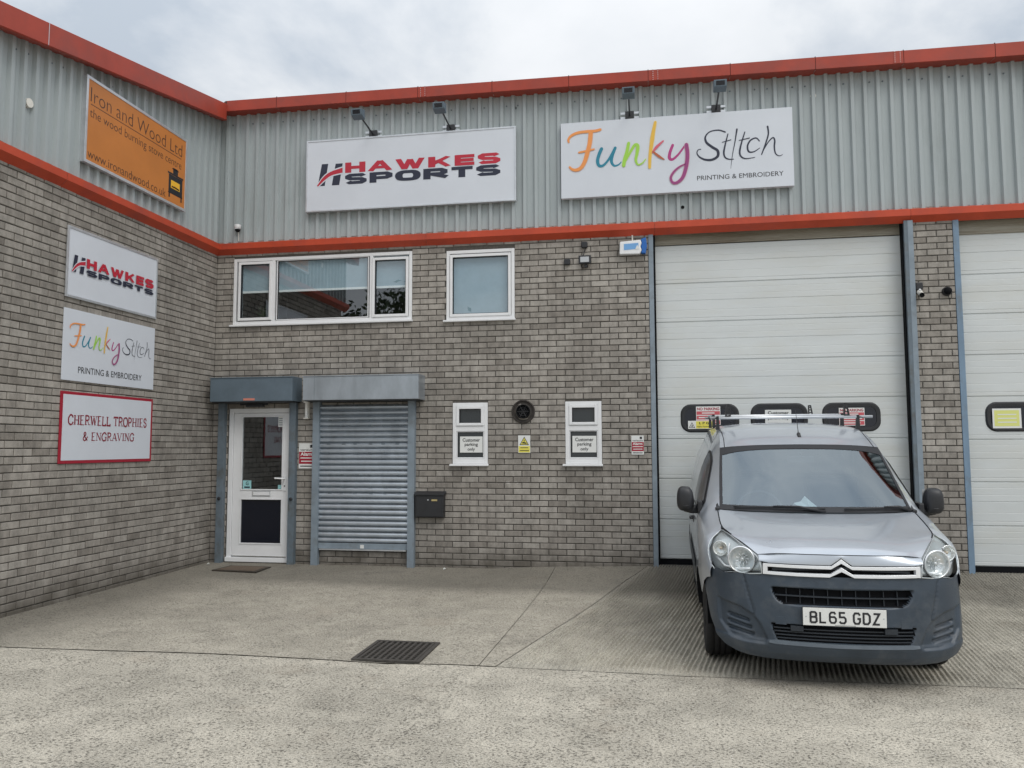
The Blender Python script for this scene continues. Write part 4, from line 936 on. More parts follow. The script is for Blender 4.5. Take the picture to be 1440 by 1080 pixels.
# --- small notices
def notice(x0,x1,z0,z1,label,off=.003,m='plate',name='notice'):
    t=thing(name,(x0,-off,z0),label,'notice'); b=MB(); b.box(x0,x1,-off-.003,-off,z0,z1); b.build('board',m,t); t.location.y-=(.009 if off>0 else 0); return t
for x0,x1,who in ((3.466,3.763,'left'),(4.917,5.217,'right')):
    t=notice(x0,x1,1.406,1.612,'white Customer parking only notice in the small window '+('nearer the mailbox' if who=='left' else 'nearer the garage door'),-.004)
    o_=-(.0006)
    text('lettering','Customer','F',x0+.035,1.545,x1-.035,1.590,o_,'blacktx',t,.015); text('lettering','parking','F',x0+.062,1.478,x1-.062,1.532,o_,'blacktx',t,.015); text('lettering','only','F',x0+.10,1.418,x1-.10,1.470,o_,'blacktx',t,.015)
for (x0,x1,z0,z1,lb) in ((1.266,1.497,1.200,1.533,'red and white Alarm notice between the white door and the closed shutter'),(5.650,5.802,1.378,1.612,'small red and white Alarm notice beside the garage post')):
    t=notice(x0,x1,z0,z1,lb); H=z1-z0; W_=x1-x0
    b=MB(); b.box(x0+.004,x1-.002,-.0072,-.0062,z0+H*.18,z0+H*.66); b.build('red_band','redsign',t)
    text('lettering','Alarm','F',x0+W_*.10,z0+H*.50,x1-W_*.12,z0+H*.64,-.0076,'plate',t,.03)
    print_line('lettering','','F',x0+W_*.10,z0+H*.37,x1-W_*.08,z0+H*.46,-.0076,'plate',t,.01); print_line('lettering','','F',x0+W_*.14,z0+H*.24,x1-W_*.12,z0+H*.33,-.0076,'plate',t,.01)
    b=MB(); b.box(x0+W_*.68,x0+W_*.86,-.0072,-.0062,z0+H*.82,z0+H*.94); b.box(x0+W_*.1,x1-W_*.1,-.0072,-.0062,z0+H*.07,z0+H*.11); b.build('print','blacktx',t)
    text('lettering','verisure','F',x0+W_*.08,z0+H*.70,x1-W_*.08,z0+H*.78,-.0076,'blacktx',t,.01)
t=notice(4.228,4.384,1.400,1.622,'yellow and white electric shock risk notice under the round vent',m='plate')
b=MB(); b.box(4.234,4.378,-.0072,-.0062,1.406,1.486); b.build('yellow_band','yellow',t)
b=MB(); b.prism([(4.246,1.500),(4.366,1.500),(4.306,1.606)],1,-.0072,-.0062); b.build('triangle_border','blacktx',t)
b=MB(); b.prism([(4.260,1.508),(4.352,1.508),(4.306,1.590)],1,-.0080,-.0074); b.build('triangle_face','yellow',t)
b=MB(); b.prism([(4.278,1.520),(4.335,1.515),(4.338,1.528),(4.300,1.540),(4.280,1.532)],1,-.0088,-.0082); b.prism([(4.302,1.565),(4.316,1.565),(4.308,1.552),(4.316,1.548),(4.300,1.538),(4.306,1.550),(4.298,1.553)],1,-.0088,-.0082); b.build('hand_symbol','blacktx',t)
print_line('lettering','','F',4.255,1.455,4.357,1.476,-.0076,'blacktx',t,.01); print_line('lettering','','F',4.248,1.418,4.365,1.441,-.0076,'blacktx',t,.01)
# notices in the garage door windows
def gnotice(x0,x1,z0,z1,label,m='plate'):
    t=thing('notice',(x0,.10,z0),label,'notice'); b=MB(); b.box(x0,x1,.0975,.1005,z0,z1); b.build('board',m,t); return t
for x0,x1,z0,z1,lb in ((6.446,6.738,1.740,1.968,'red NO PARKING notice in the left window of the garage door'),(8.122,8.412,1.720,1.932,'red NO PARKING notice in the right window of the garage door')):
    t=gnotice(x0,x1,z0,z1,lb); H=z1-z0
    b=MB(); 
    for a,c in ((.55,.74),(.30,.50),(.04,.25)): b.box(x0+.006,x1-.006,.0965,.0974,z0+H*a,z0+H*c)
    b.build('red_bands',flat('faded_red',(.52,.09,.11),.5),t)
    text('lettering','NO PARKING','F',x0+.012,z0+H*.79,x1-.012,z0+H*.95,.0960,flat('dark_red',(.33,.02,.04),.5),t,.03)
    print_line('lettering','','F',x0+.07,z0+H*.58,x1-.07,z0+H*.71,.0958,'plate',t,.02); print_line('lettering','','F',x0+.03,z0+H*.34,x1-.03,z0+H*.46,.0958,'plate',t,.02); print_line('lettering','','F',x0+.05,z0+H*.08,x1-.05,z0+H*.21,.0958,'plate',t,.02)
t=gnotice(6.346,6.640,1.692,1.792,'small yellow L P G warning notice below the left NO PARKING notice'); t.location.y=.096
b=MB(); b.box(6.442,6.636,.0965,.0974,1.698,1.786); b.build('yellow_field','yellow',t)
text('lettering','L P G','F',6.48,1.748,6.60,1.778,.0960,'blacktx',t,.03); text('lettering','Highly Flammable','F',6.452,1.708,6.626,1.730,.0960,'blacktx',t,.01)
b=MB(); b.prism([(6.356,1.706),(6.430,1.706),(6.393,1.776)],1,.0965,.0974); b.build('triangle_border','blacktx',t); b=MB(); b.prism([(6.367,1.712),(6.419,1.712),(6.393,1.762)],1,.0958,.0964); b.build('triangle_face','plate',t)
b=MB(); b.prism([(6.385,1.718),(6.402,1.718),(6.400,1.734),(6.393,1.748),(6.388,1.732)],1,.0950,.0956); b.build('flame_symbol','blacktx',t)
t=gnotice(7.267,7.573,1.750,1.918,'white Customer notice in the middle window of the garage door')
text('lettering','Customer','F',7.30,1.862,7.545,1.902,.0960,'blacktx',t,.02); text('lettering','parking only','F',7.30,1.79,7.545,1.84,.0960,'blacktx',t,.02)
t=gnotice(9.815,10.122,1.676,1.905,'pale yellow-printed notice in the window of the right-hand garage door')
b=MB(); b.prism([(9.835,1.70),(10.10,1.70),(10.10,1.885),(9.835,1.885)],1,.0965,.0974); b.build('yellow_field',flat('faded_yellow',(.66,.68,.22),.5),t)
b=MB(); 
for q in range(3): b.box(9.87,10.07,.0955,.0962,1.74+.045*q,1.752+.045*q)
b.build('print','plate',t)

# ---------------------------------------------------------------- wall fittings
m_=thing('mailbox',(2.90,0,.58),'black wall-mounted mailbox right of the closed roller shutter','mailbox')
b=MB(); b.box(2.905,3.278,-.115,-.004,.585,.872); b.build('box','blackp',m_,bevel=.006)
b=MB(); b.prism([(-.135,.865),(-.135,.880),(-.004,.912),(-.004,.875)],0,2.893,3.290); b.build('lid','blackp',m_,bevel=.003)
b=MB(); b.box(2.925,3.258,-.121,-.1155,.60,.85); b.build('front_panel','blackp',m_,bevel=.003)
b=MB(); b.box(3.125,3.200,-.125,-.1212,.792,.814); b.build('name_plate',flat('brass',(.55,.45,.22),.3,.6),m_); b=MB(); b.lathe([(.009,-.1212),(.009,-.126),(0,-.127)],(3.078,0,.806),(0,1,0),10); b.build('lock','alu',m_)
v_=thing('extractor_vent',(4.295,0,1.92),'round dark extractor vent between the two small windows','vent')
b=MB(); b.lathe([(.150,-.003),(.150,-.02),(.143,-.026),(.132,-.022),(.126,-.010)],(4.295,0,1.925),(0,1,0),36); b.lathe([(.126,-.010),(.100,-.006)],(4.295,0,1.925),(0,1,0),36); b.build('flange',mat('rusty_iron',(.050,.043,.038),.7,.3,noise=.4,nscale=20),v_,smooth=True)
b=MB(); b.lathe([(.088,-.006),(.088,-.05),(.078,-.05),(.078,.0)],(4.295,0,1.925),(0,1,0),28); b.build('duct','dark',v_,smooth=True)
b=MB(); b.lathe([(.126,-.0065),(.0,-.0065)],(4.295,0,1.925),(0,1,0),28); b.build('back_plate','iron',v_)
b=MB(); b.lathe([(.0,-.012),(.078,-.012)],(4.295,0,1.925),(0,1,0),28)
b.build('fan_recess','dark',v_)
b=MB()
for k in range(6): 
    a=k*math.pi/3; b.tube([(4.295,-.03,1.925),(4.295+.078*math.cos(a),-.03,1.925+.078*math.sin(a))],.005,5)
for r_ in (.03,.055): b.tube([(4.295+r_*math.cos(k*.4),-.03,1.925+r_*math.sin(k*.4)) for k in range(17)],.003,5)
b.build('guard','blackp',v_)
b=MB(); b.box(1.345,1.412,-.07,-.004,1.855,1.872); b.box(1.345,1.412,-.07,-.004,2.072,2.086); b.box(1.350,1.407,-.030,-.004,1.872,2.072)
l_=thing('strip_light',(1.38,0,1.85),'short upright white strip light beside the closed shutter','lamp'); b.build('housing','cream',l_)
b=MB(); b.tube([(1.379,-.05,1.873),(1.379,-.05,2.071)],.021,10); b.build('diffuser','tube',l_,smooth=True)
# burglar alarm box
a_=thing('alarm_box',(5.53,0,3.87),'white and blue burglar alarm box at the top of the brick wall','alarm')
b=MB(); b.prism([(5.538,3.885),(5.545,4.045),(5.800,4.060),(5.815,4.02),(5.800,3.975),(5.815,3.93),(5.790,3.880)],1,-.085,-.004); b.build('cover','white',a_,bevel=.01)
b=MB(); b.prism([(5.805,3.895),(5.818,3.93),(5.806,3.975),(5.818,4.02),(5.806,4.07),(5.868,4.09),(5.880,3.99),(5.862,3.885)],1,-.078,-.004); b.build('side_lens','bluep',a_,bevel=.006)
b=MB(); b.prism([(5.595,3.935),(5.775,3.945),(5.775,4.020),(5.595,4.012)],1,-.088,-.0855); b.build('blue_label','ablue',a_)
b=MB(); b.prism([(5.735,3.940),(5.785,3.945),(5.760,3.995)],1,-.0905,-.0885); b.build('logo_triangle','plate',a_)
b=MB(); b.tube([(5.70,-.012,4.06),(5.70,-.012,4.14)],.010,8); b.build('conduit','cream',a_)
f_=thing('floodlight',(5.09,0,3.75),'small black LED floodlight on the brick wall left of the alarm box','lamp')
b=MB(); b.box(5.022,5.178,-.075,-.045,3.790,3.895); b.build('housing','blackp',f_,bevel=.004); b=MB(); b.box(5.045,5.155,-.0785,-.0752,3.808,3.876); b.build('glass_front',flat('led_glass',(.45,.47,.49),.25),f_)
b=MB(); b.tube([(5.05,-.06,3.79),(5.055,-.03,3.755),(5.085,-.01,3.745)],.005,6); b.box(5.095,5.125,-.05,-.004,3.745,3.785); b.tube([(5.13,-.06,3.79),(5.135,-.03,3.755),(5.115,-.01,3.75)],.005,6); b.build('bracket','blackp',f_)
j1=thing('junction_box',(5.09,0,4.05),'small black junction box wired to the floodlight below it','junction box')
b=MB(); b.box(5.055,5.135,-.05,-.004,4.000,4.080); b.build('box','blackp',j1,bevel=.012); b=MB(); b.box(5.064,5.126,-.054,-.0505,4.009,4.071); b.build('lid','blackp',j1,bevel=.004)
b=MB(); b.tube([(5.11,-.02,4.0),(5.095,-.02,3.96),(5.075,-.03,3.89)],.005,6); b.build('cable','blackp',j1)
j2=copy_tree(j1,None,(4.868,0,3.838)); j2['label']='lone small black junction box left of the floodlight'
for ch in list(j2.children):
    if ch.name.startswith('cable'): bpy.data.objects.remove(ch)
# the three small cameras
c_=thing('dome_camera',(.33,0,4.47),'small white and black dome camera low on the cladding near the inside corner','security camera')
b=MB(); b.box(.312,.352,-.05,-.002,4.525,4.545); b.lathe([(.045,.045),(.048,0),(.04,-.01)],(.332,-.07,4.49),(0,0,1),14); b.build('housing','white',c_,smooth=True)
b=MB(); b.lathe([(.036,-.01),(.034,-.03),(.022,-.045),(0,-.05)],(.332,-.07,4.485),(0,0,1),14); b.build('lens_dome','dark',c_,smooth=True)
b=MB(); b.tube([(.332,-.04,4.44),(.332,-.03,4.32)],.005,5); b.build('cable','cream',c_)
c_=thing('security_camera',(9.04,0,3.2),'white bullet camera under a black box on the brick pier beside the post','security camera')
b=MB(); b.box(8.999,9.078,-.055,-.004,3.310,3.398); b.build('mount_box','blackp',c_,bevel=.01)
b=MB(); b.tube([(9.040,-.05,3.310),(9.040,-.085,3.285)],.014,8); b.build('arm','white',c_,smooth=True)
b=MB(); b.tube([(9.043,-.03,3.29),(9.038,-.12,3.235)],.030,14); b.build('body','cream',c_,smooth=True); b=MB(); b.tube([(9.0378,-.121,3.2345),(9.0375,-.135,3.226)],.027,14); b.build('lens','dark',c_,smooth=True)
c_=thing('security_camera',(9.35,0,3.27),'black round camera on the brick pier near the right-hand post','security camera')
b=MB(); b.lathe([(.052,-.004),(.055,-.03),(.045,-.05)],(9.345,0,3.285),(0,1,0),18); b.build('base','blackp',c_,smooth=True); b=MB(); b.lathe([(.044,-.05),(.040,-.075),(.025,-.092),(0,-.098)],(9.345,0,3.285),(0,1,0),18); b.build('dome','dark',c_,smooth=True)
b=MB(); b.tube([(9.36,-.01,3.24),(9.375,-.01,3.20),(9.40,-.008,3.215),(9.405,-.008,3.30)],.004,5); b.build('cable','blackp',c_)
# sign floodlights on arms
def armlight(x,z,label):
    t=thing('sign_light',(x,0,z),label,'lamp','sign lights on arms above the shop signs')
    b=MB(); b.box(x-.055,x+.055,-.075,-.034,z-.055,z+.045); b.build('clamp','blackp',t,bevel=.004)
    b=MB()
    for sx in (-1,1):
        for dz in (-.03,.03): b.box(x+sx*.055 if sx>0 else x-.115,x+.115 if sx>0 else x-.055,-.045,-.032,z+dz-.014,z+dz+.014)
    b.build('bracket_lug','alu',t)
    b=MB(); b.tube([(x,-.06,z-.01),(x,-.62,z+.045)],.011,8); b.build('arm','blackp',t)
    b=MB(); y=-.64; b.add([(x-.075,y-.06,z+.075),(x+.075,y-.06,z+.075),(x+.075,y+.06,z+.10),(x-.075,y+.06,z+.10),(x-.075,y-.04,z+.0),(x+.075,y-.04,z+.0),(x+.075,y+.07,z-.025),(x-.075,y+.07,z-.025)],[(0,1,2,3),(7,6,5,4),(0,4,5,1),(1,5,6,2),(2,6,7,3),(3,7,4,0)]); b.build('lamp_head','hoodd',t,bevel=.006,fix=True)
    b=MB(); b.add([(x-.05,y-.049-.008,z+.062),(x+.05,y-.049-.008,z+.062),(x+.05,y-.036-.008,z+.012),(x-.05,y-.036-.008,z+.012)],[(0,1,2,3)]); b.build('lamp_glass','navy',t)
    return t
for x,z,lb in ((2.270,5.690,'leftmost sign light, over the left half of the HAWKES SPORTS board'),(3.345,5.690,'sign light over the right half of the HAWKES SPORTS board'),(5.690,5.690,'sign light above the word Funky'),(6.760,5.690,'rightmost sign light, above the word Stitch')): armlight(x,z,lb)

# door mat and drain grating
cy_=-.93
mt=thing('door_mat',(.75,-.5,gz(.75,-.5)),'flat brown coir doormat on the concrete in front of the white door','doormat')
b=MB(); zz=gz(.75,-.6)+.006
b.add([(.44,-.68,zz),(1.06,-.72,zz),(1.05,-.31,zz),(.48,-.29,zz),(.44,-.68,zz+.012),(1.06,-.72,zz+.012),(1.05,-.31,zz+.012),(.48,-.29,zz+.012)],[(4,5,6,7),(0,1,5,4),(1,2,6,5),(2,3,7,6),(3,0,4,7)]); b.build('rubber_edge','rubber',mt)
b=MB(); zz+=.0135; b.add([(.485,-.645,zz),(1.01,-.68,zz),(1.005,-.345,zz),(.52,-.33,zz)],[(0,1,2,3)]); b.build('pile','brownmat',mt)
gx0,gx1,gy0,gy1=3.60,4.14,-4.06,-3.46
gzz=gz(3.87,-3.8)+.006
dg_=thing('drain_grating',(gx0,gy0,gzz),'square cast-iron drain grating set in the concrete yard','drain grating')
b=MB(); b.box(gx0,gx1,gy0,gy1,gzz-.002,gzz+.001); b.build('pit','dark',dg_)
b=MB()
for (a,c,d,e_) in ((gx0,gx0+.03,gy0,gy1),(gx1-.03,gx1,gy0,gy1),(gx0+.03,gx1-.03,gy0,gy0+.03),(gx0+.03,gx1-.03,gy1-.03,gy1)): b.box(a,c,d,e_,gzz+.001,gzz+.014)
b.build('frame','iron',dg_)
pr=None
for i in range(10):
    if pr is None:
        b=MB(); b.box(gx0+.038,gx0+.060,gy0+.03,gy1-.03,gzz+.0012,gzz+.013); pr=b.build('bar','iron',dg_,bevel=.003)
    else: o=pr.copy(); COL.objects.link(o); o.parent=dg_; o.location=(.0492*i,0,0)
b=MB()
for j in range(11): b.box(gx0+.032,gx1-.032,gy0+.05+.046*j,gy0+.058+.046*j,gzz+.0015,gzz+.0095)
b.build('cross_bar','iron',dg_)
# small litter
for x,y,lb in ((.12,-.22,'scrap of white litter in the corner by the door post'),(3.30,-.12,'tiny white litter scrap at the foot of the brick wall')):
    b=MB(); z=gz(x,y); P=[]
    b.add([(x-.02,y-.012,z+.002),(x+.022,y-.015,z+.012),(x+.018,y+.014,z+.004),(x-.014,y+.012,z+.020),(x+.002,y,z+.024)],[(0,1,4),(1,2,4),(2,3,4),(3,0,4)])
    o=b.build('litter_scrap','paper',None,loc=(x,y,z)); tag(o,lb,'litter')
# weeds and grit at the wall foot
b=MB(); rnd=random.Random(3)
for k in range(420):
    if rnd.random()<.5: x=rnd.uniform(.1,5.8); y=-abs(rnd.gauss(0,.05))-.01
    else: y=-rnd.uniform(.1,3.8); x=abs(rnd.gauss(0,.05))+.01
    s=rnd.uniform(.002,.009); z=gz(x,y); a=rnd.random()*6
    b.add([(x+s*math.cos(a),y+s*math.sin(a),z),(x+s*math.cos(a+2.1),y+s*math.sin(a+2.1),z),(x+s*math.cos(a+4.2),y+s*math.sin(a+4.2),z),(x,y,z+s*.9)],[(0,1,3),(1,2,3),(2,0,3)])
o=b.build('grit','slab1',None); tag(o,'loose grit scattered on the concrete along the wall foot','grit',kind='stuff')

# ---------------------------------------------------------------- the van  (local x = across, + to the right of the picture; y = back from the nose; z = up)
VAN=thing('parked_van',(7.11809662,-4.28727143,-.17624254),'silver van with dark grey bumper and roof rack, parked before the tall garage door','van',rot=(.02636,0,-.02425))
ORG[VAN]=Vector((0,0,0))
def cr1(p0,p1,p2,p3,t): return tuple(.5*((2*b)+(-a+c)*t+(2*a-5*b+4*c-d)*t*t+(-a+3*b-3*c+d)*t**3) for a,b,c,d in zip(p0,p1,p2,p3))
def crv(P,t):
    n=len(P)-1; x=min(max(t,0),1)*n; i=min(int(x),n-1); f=x-i
    a=P[i-1] if i>0 else tuple(2*u-v for u,v in zip(P[0],P[1])); d=P[i+2] if i+2<=n else tuple(2*u-v for u,v in zip(P[n],P[n-1]))
    return cr1(a,P[i],P[i+1],d,f)
def surf(net,u,v): return crv([crv(r,u) for r in net],v)
def mirror_row(r): return [(-x,y,z) for x,y,z in reversed(r)][:-1]+list(r) if abs(r[0][0])<1e-6 else None
def half_grid(net,nu,nv,off=0.):
    rows=[]
    for j in range(nv+1):
        r=[surf(net,i/nu,j/nv) for i in range(nu+1)]; r[0]=(0.,r[0][1],r[0][2]); rows.append([(-x,y,z) for x,y,z in reversed(r)][:-1]+r)
    return rows
def part(b,name,m,smooth=True,fix=True,bevel=0,parent=VAN): return b.build(name,m,parent,smooth=smooth,fix=fix,bevel=bevel,weld=True)
BON=[[(0,.050,.925),(.20,.056,.925),(.40,.082,.923),(.525,.135,.905)],
     [(0,.115,.962),(.21,.120,.961),(.42,.165,.955),(.610,.290,.962)],
     [(0,.280,1.012),(.25,.290,1.009),(.50,.350,1.000),(.700,.470,1.008)],
     [(0,.550,1.066),(.25,.560,1.062),(.50,.610,1.052),(.738,.680,1.038)],
     [(0,.870,1.108),(.25,.880,1.109),(.50,.930,1.112),(.742,1.020,1.117)]]
b=MB(); b.grid(half_grid(BON,16,20)); part(b,'bonnet','paint')
for sg in (-1,1):
    b=MB(); b.tube([(sg*(p[0]-.004),p[1],p[2]+.0015) for p in (surf(BON,1,v) for v in lin(.44,1,14))],.0042,5); part(b,'bonnet_shut_line','dark')
# windscreen
WS=[[(0,.875,1.116),(.30,.888,1.117),(.55,.940,1.118),(.722,1.020,1.120)],
    [(0,1.240,1.378),(.30,1.250,1.374),(.53,1.305,1.364),(.697,1.385,1.355)],
    [(0,1.650,1.622),(.30,1.660,1.618),(.52,1.690,1.607),(.665,1.750,1.592)]]
b=MB(); b.grid(half_grid(WS,14,16)); part(b,'windscreen','wsglass')
def ws_strip(u0,u1,v0,v1,off,both=True):
    b=MB()
    for sg in ((-1,1) if both else (1,)):
        rows=[]
        for j in range(9):
            v=lerp(v0(0) if callable(v0) else v0,v1,j/8); r=[]
            for i in range(9):
                u=lerp(u0,u1,i/8); vv=lerp(v0(u) if callable(v0) else v0, v1(u) if callable(v1) else v1, j/8)
                p=surf(WS,u,vv); r.append((sg*p[0],p[1]-off*.75,p[2]+off*.65))
            rows.append(r)
        b.grid(rows)
    return b
part(ws_strip(.955,1.0,0,1,.003),'windscreen_border','gasket'); part(ws_strip(0,.955,0,.075,.003),'windscreen_border','gasket'); part(ws_strip(0,.955,lambda u:.93-.07*u**3,1.0,.003),'windscreen_border','gasket')
# roof
RF=[[(0,1.650,1.626),(.30,1.660,1.622),(.52,1.690,1.611),(.668,1.750,1.596)],
    [(0,1.90,1.722),(.30,1.905,1.716),(.53,1.93,1.697),(.652,1.96,1.668)],
    [(0,2.30,1.795),(.32,2.30,1.788),(.56,2.30,1.768),(.645,2.30,1.738)],
    [(0,3.10,1.820),(.33,3.10,1.812),(.57,3.10,1.788),(.648,3.10,1.756)],
    [(0,4.04,1.795),(.33,4.04,1.788),(.57,4.04,1.766),(.648,4.04,1.738)]]
b=MB(); b.grid(half_grid(RF,12,24)); part(b,'roof','paint')
# body sides : control stations
ST=[(.37,[(.835,.700),(.836,.715),(.836,.730),(.834,.745),(.830,.760),(.822,.775)]),
    (.45,[(.858,.680),(.860,.730),(.860,.780),(.857,.820),(.850,.860),(.833,.893)]),
    (.53,[(.875,.640),(.878,.720),(.879,.800),(.874,.870),(.852,.930),(.800,.962)]),
    (.60,[(.884,.560),(.888,.680),(.889,.790),(.884,.885),(.845,.965),(.738,1.012)]),
    (.80,[(.893,.250),(.903,.500),(.903,.740),(.893,.910),(.838,1.015),(.738,1.052)]),
    (1.02,[(.885,.250),(.906,.500),(.906,.760),(.895,.950),(.842,1.070),(.744,1.117)]),
    (1.20,[(.882,.250),(.906,.500),(.906,.780),(.892,.990),(.818,1.120),(.717,1.233)]),
    (1.45,[(.880,.250),(.906,.500),(.906,.800),(.886,1.040),(.808,1.240),(.697,1.396)]),
    (1.75,[(.880,.250),(.906,.500),(.906,.810),(.884,1.070),(.805,1.350),(.668,1.594)]),
    (2.20,[(.880,.250),(.906,.500),(.906,.810),(.884,1.080),(.805,1.420),(.645,1.728)]),
    (3.00,[(.880,.250),(.906,.500),(.906,.810),(.882,1.080),(.803,1.430),(.648,1.755)]),
    (4.04,[(.868,.250),(.895,.500),(.895,.810),(.872,1.080),(.798,1.430),(.648,1.738)])]
EDGE=[surf(BON,1,v) for v in lin(.42,1,20)]+[surf(WS,1,v) for v in lin(.02,1,16)]+[surf(RF,1,v) for v in lin(.02,1,30)]
EDGE=[p for p in EDGE if p[1]>=.60]; _ey=[p[1] for p in EDGE]; _ex=[p[0] for p in EDGE]; _ez=[p[2] for p in EDGE]
def side(l,v):
    i=0
    while i<len(ST)-2 and l>ST[i+1][0]: i+=1
    a,c=ST[i],ST[i+1]; t=(l-a[0])/(c[0]-a[0])
    C=[(lerp(m_[0],n_[0],t),lerp(m_[1],n_[1],t)) for m_,n_ in zip(a[1],c[1])]
    if l>=.62: C[5]=(interp(l,_ey,_ex)+.001,interp(l,_ey,_ez)+.001)
    p=crv(C,v); return (p[0],l,p[1])
def arch(l):
    z=0
    for lc in (.93,3.66):
        if abs(l-lc)<.36: z=max(z,.31+math.sqrt(.36**2-(l-lc)**2))
    return z
def side_v(l,z):
    a,c=0,1
    for _ in range(24):
        m_=(a+c)/2
        if side(l,m_)[2]<z: a=m_
        else: c=m_
    return a
LS=sorted(set([.37,.41,.45,.49,.53,.57,.5705,.60,.80,1.02,1.20,1.45,1.75,2.2,3.0,4.04]+[round(.93+.36*math.cos(rad(a)),4) for a in range(0,181,10)]+[round(3.66+.36*math.cos(rad(a)),4) for a in range(0,181,10)]+[round(1.3+.1*i,3) for i in range(20)]))
for sg in (-1,1):
    rows=[]
    for l in LS:
        za=arch(l); vb=side_v(l,za) if za else 0
        rows.append([(sg*p[0],p[1],p[2]) for p in (side(l,lerp(vb,1,k/16)) for k in range(17))])
    b=MB(); b.grid(rows); part(b,'body_side','paint')
    # arch lip and inner wheel housing
    for lc in (.93,3.66):
        b=MB(); R1=[];R2=[];R3=[]
        for a in range(0,181,10):
            l=lc+.36*math.cos(rad(a)); z=.31+.36*math.sin(rad(a)); s_=side(max(l,.571),side_v(max(l,.571),z))[0]
            R1.append((sg*(s_+(.001 if l>.72 else -.030)),l,z)); R2.append((sg*(s_-(.02 if l>.72 else .06)),lc+.345*math.cos(rad(a)),.31+.345*math.sin(rad(a)))); R3.append((sg*.60,lc+.345*math.cos(rad(a)),.31+.345*math.sin(rad(a))))
        b.grid([R1,R2,R3]); part(b,'wheel_housing','dark')
    # side window and pillar trim, seams
    def spatch(name,m,ls,zb,zt,off,n=10,k=6):
        b=MB(); rows=[]
        for i in range(n+1):
            l=lerp(ls[0],ls[1],i/n); r=[]
            for j in range(k+1):
                z=lerp(zb(l) if callable(zb) else zb,zt(l) if callable(zt) else zt,j/k); p=side(l,side_v(l,z)); r.append((sg*(p[0]+off),p[1],p[2]+off*.2))
            rows.append(r)
        b.grid(rows); part(b,name,m)
    spatch('window_surround','gasket',(1.28,2.16),1.075,lambda l:min(1.56,interp(l,[1.28,1.75,2.16],[1.15,1.50,1.585])),.004)
    spatch('side_window','navy',(1.34,2.12),1.10,lambda l:min(1.54,interp(l,[1.34,1.75,2.12],[1.165,1.475,1.555])),.007)
    for l0 in (1.24,2.20,3.12):
        spatch('door_seam','dark',(l0,l0+.006),.30,lambda l: 1.0 if l<1.3 else 1.62,.0015,1,14)
    spatch('rubbing_strip','bumper',(1.30,3.28),.52,.66,.010,12,3)
    spatch('sill_trim','bumper',(1.29,3.30),.25,.33,.006,10,2)
    b=MB(); p=side(2.06,side_v(2.06,.93)); b.box(sg*p[0]-.004 if sg<0 else p[0]-.02,sg*p[0]+.02 if sg<0 else p[0]+.004,1.98,2.12,.90,.955)
    b.tube([(sg*(p[0]+.002),1.99,.935),(sg*(p[0]+.028),2.01,.935),(sg*(p[0]+.028),2.10,.935),(sg*(p[0]+.002),2.12,.935)],.012,6); part(b,'door_handle','blackp')
# rear
b=MB(); r0=[side(4.04,k/12) for k in range(13)]; rr=[(x,y,z) for x,y,z in r0]; ctr=[surf(RF,1-k/6,1) for k in range(7)]
poly=rr+[(x,y,z) for x,y,z in ctr[1:]]; full=poly+[(-x,y,z) for x,y,z in reversed(poly[:-1])]
b.add(full,[tuple(range(len(full)))]); part(b,'rear_panel','paint',smooth=False)
b=MB(); b.box(-.86,.86,1.30,4.0,.24,.30); b.box(-.55,.55,.40,1.30,.24,.30); b.box(-.55,.55,.60,.62,.3,.9); part(b,'underbody_light_block','dark',smooth=False)  # dark boxes added to block light under bonnet and floor
# ---- nose: plan curve and front-surface helper
PL=[(0,0),(.13,.003),(.25,.012),(.36,.027),(.46,.048),(.56,.080),(.65,.124),(.72,.176),(.78,.245),(.822,.325),(.850,.410),(.868,.490),(.878,.572)]
_al=[0]
for i in range(1,len(PL)): _al.append(_al[-1]+math.dist(PL[i],PL[i-1]))
_al=[a/_al[-1] for a in _al]
def plan(t):
    i=0
    while i<len(PL)-2 and t>_al[i+1]: i+=1
    f_=(t-_al[i])/(_al[i+1]-_al[i]); g=lambda k: PL[max(0,min(k,len(PL)-1))]
    a=g(i-1) if i>0 else (-PL[1][0],PL[1][1]); return cr1(a,g(i),g(i+1),g(i+2),f_)
def t_of_s(s):
    a,c=0,1
    for _ in range(26):
        m_=(a+c)/2
        if plan(m_)[0]<s: a=m_
        else: c=m_
    return a
def voff(z): return interp(z,[.20,.225,.26,.31,.335,.345,.46,.58,.69,.78,.86,.93],[.085,.050,.020,-.004,-.006,.004,.006,.016,.030,.045,.052,.060])
def nose(s,z,out=0.):
    sg=-1 if s<0 else 1; t=t_of_s(min(abs(s),.877)); p=plan(t); q=plan(max(0,t-.01)); r=plan(min(1,t+.01))
    d=Vector((r[0]-q[0],r[1]-q[1])).normalized(); nrm=(d.y,-d.x)
    o=out-voff(z)*(1-.45*min(1,abs(s)/.85)); return (sg*(p[0]+nrm[0]*o), p[1]+nrm[1]*o, z)
def sstep(a,c,x): 
    t=min(1,max(0,(x-a)/(c-a))); return t*t*(3-2*t)
def inpoly(x,y,P):
    c=False; j=len(P)-1
    for i in range(len(P)):
        if (P[i][1]>y)!=(P[j][1]>y) and x<(P[j][0]-P[i][0])*(y-P[i][1])/(P[j][1]-P[i][1])+P[i][0]: c=not c
        j=i
    return c
def segd(x,y,a,c):
    dx,dy=c[0]-a[0],c[1]-a[1]; t=max(0,min(1,((x-a[0])*dx+(y-a[1])*dy)/(dx*dx+dy*dy))); return math.hypot(x-a[0]-t*dx,y-a[1]-t*dy)
def sdf(x,y,P):
    d=min(segd(x,y,P[i],P[(i+1)%len(P)]) for i in range(len(P))); return -d if inpoly(x,y,P) else d
INT=[(0,.690),(.452,.695),(.440,.650),(.415,.612),(.380,.594),(.30,.590),(0,.589)]
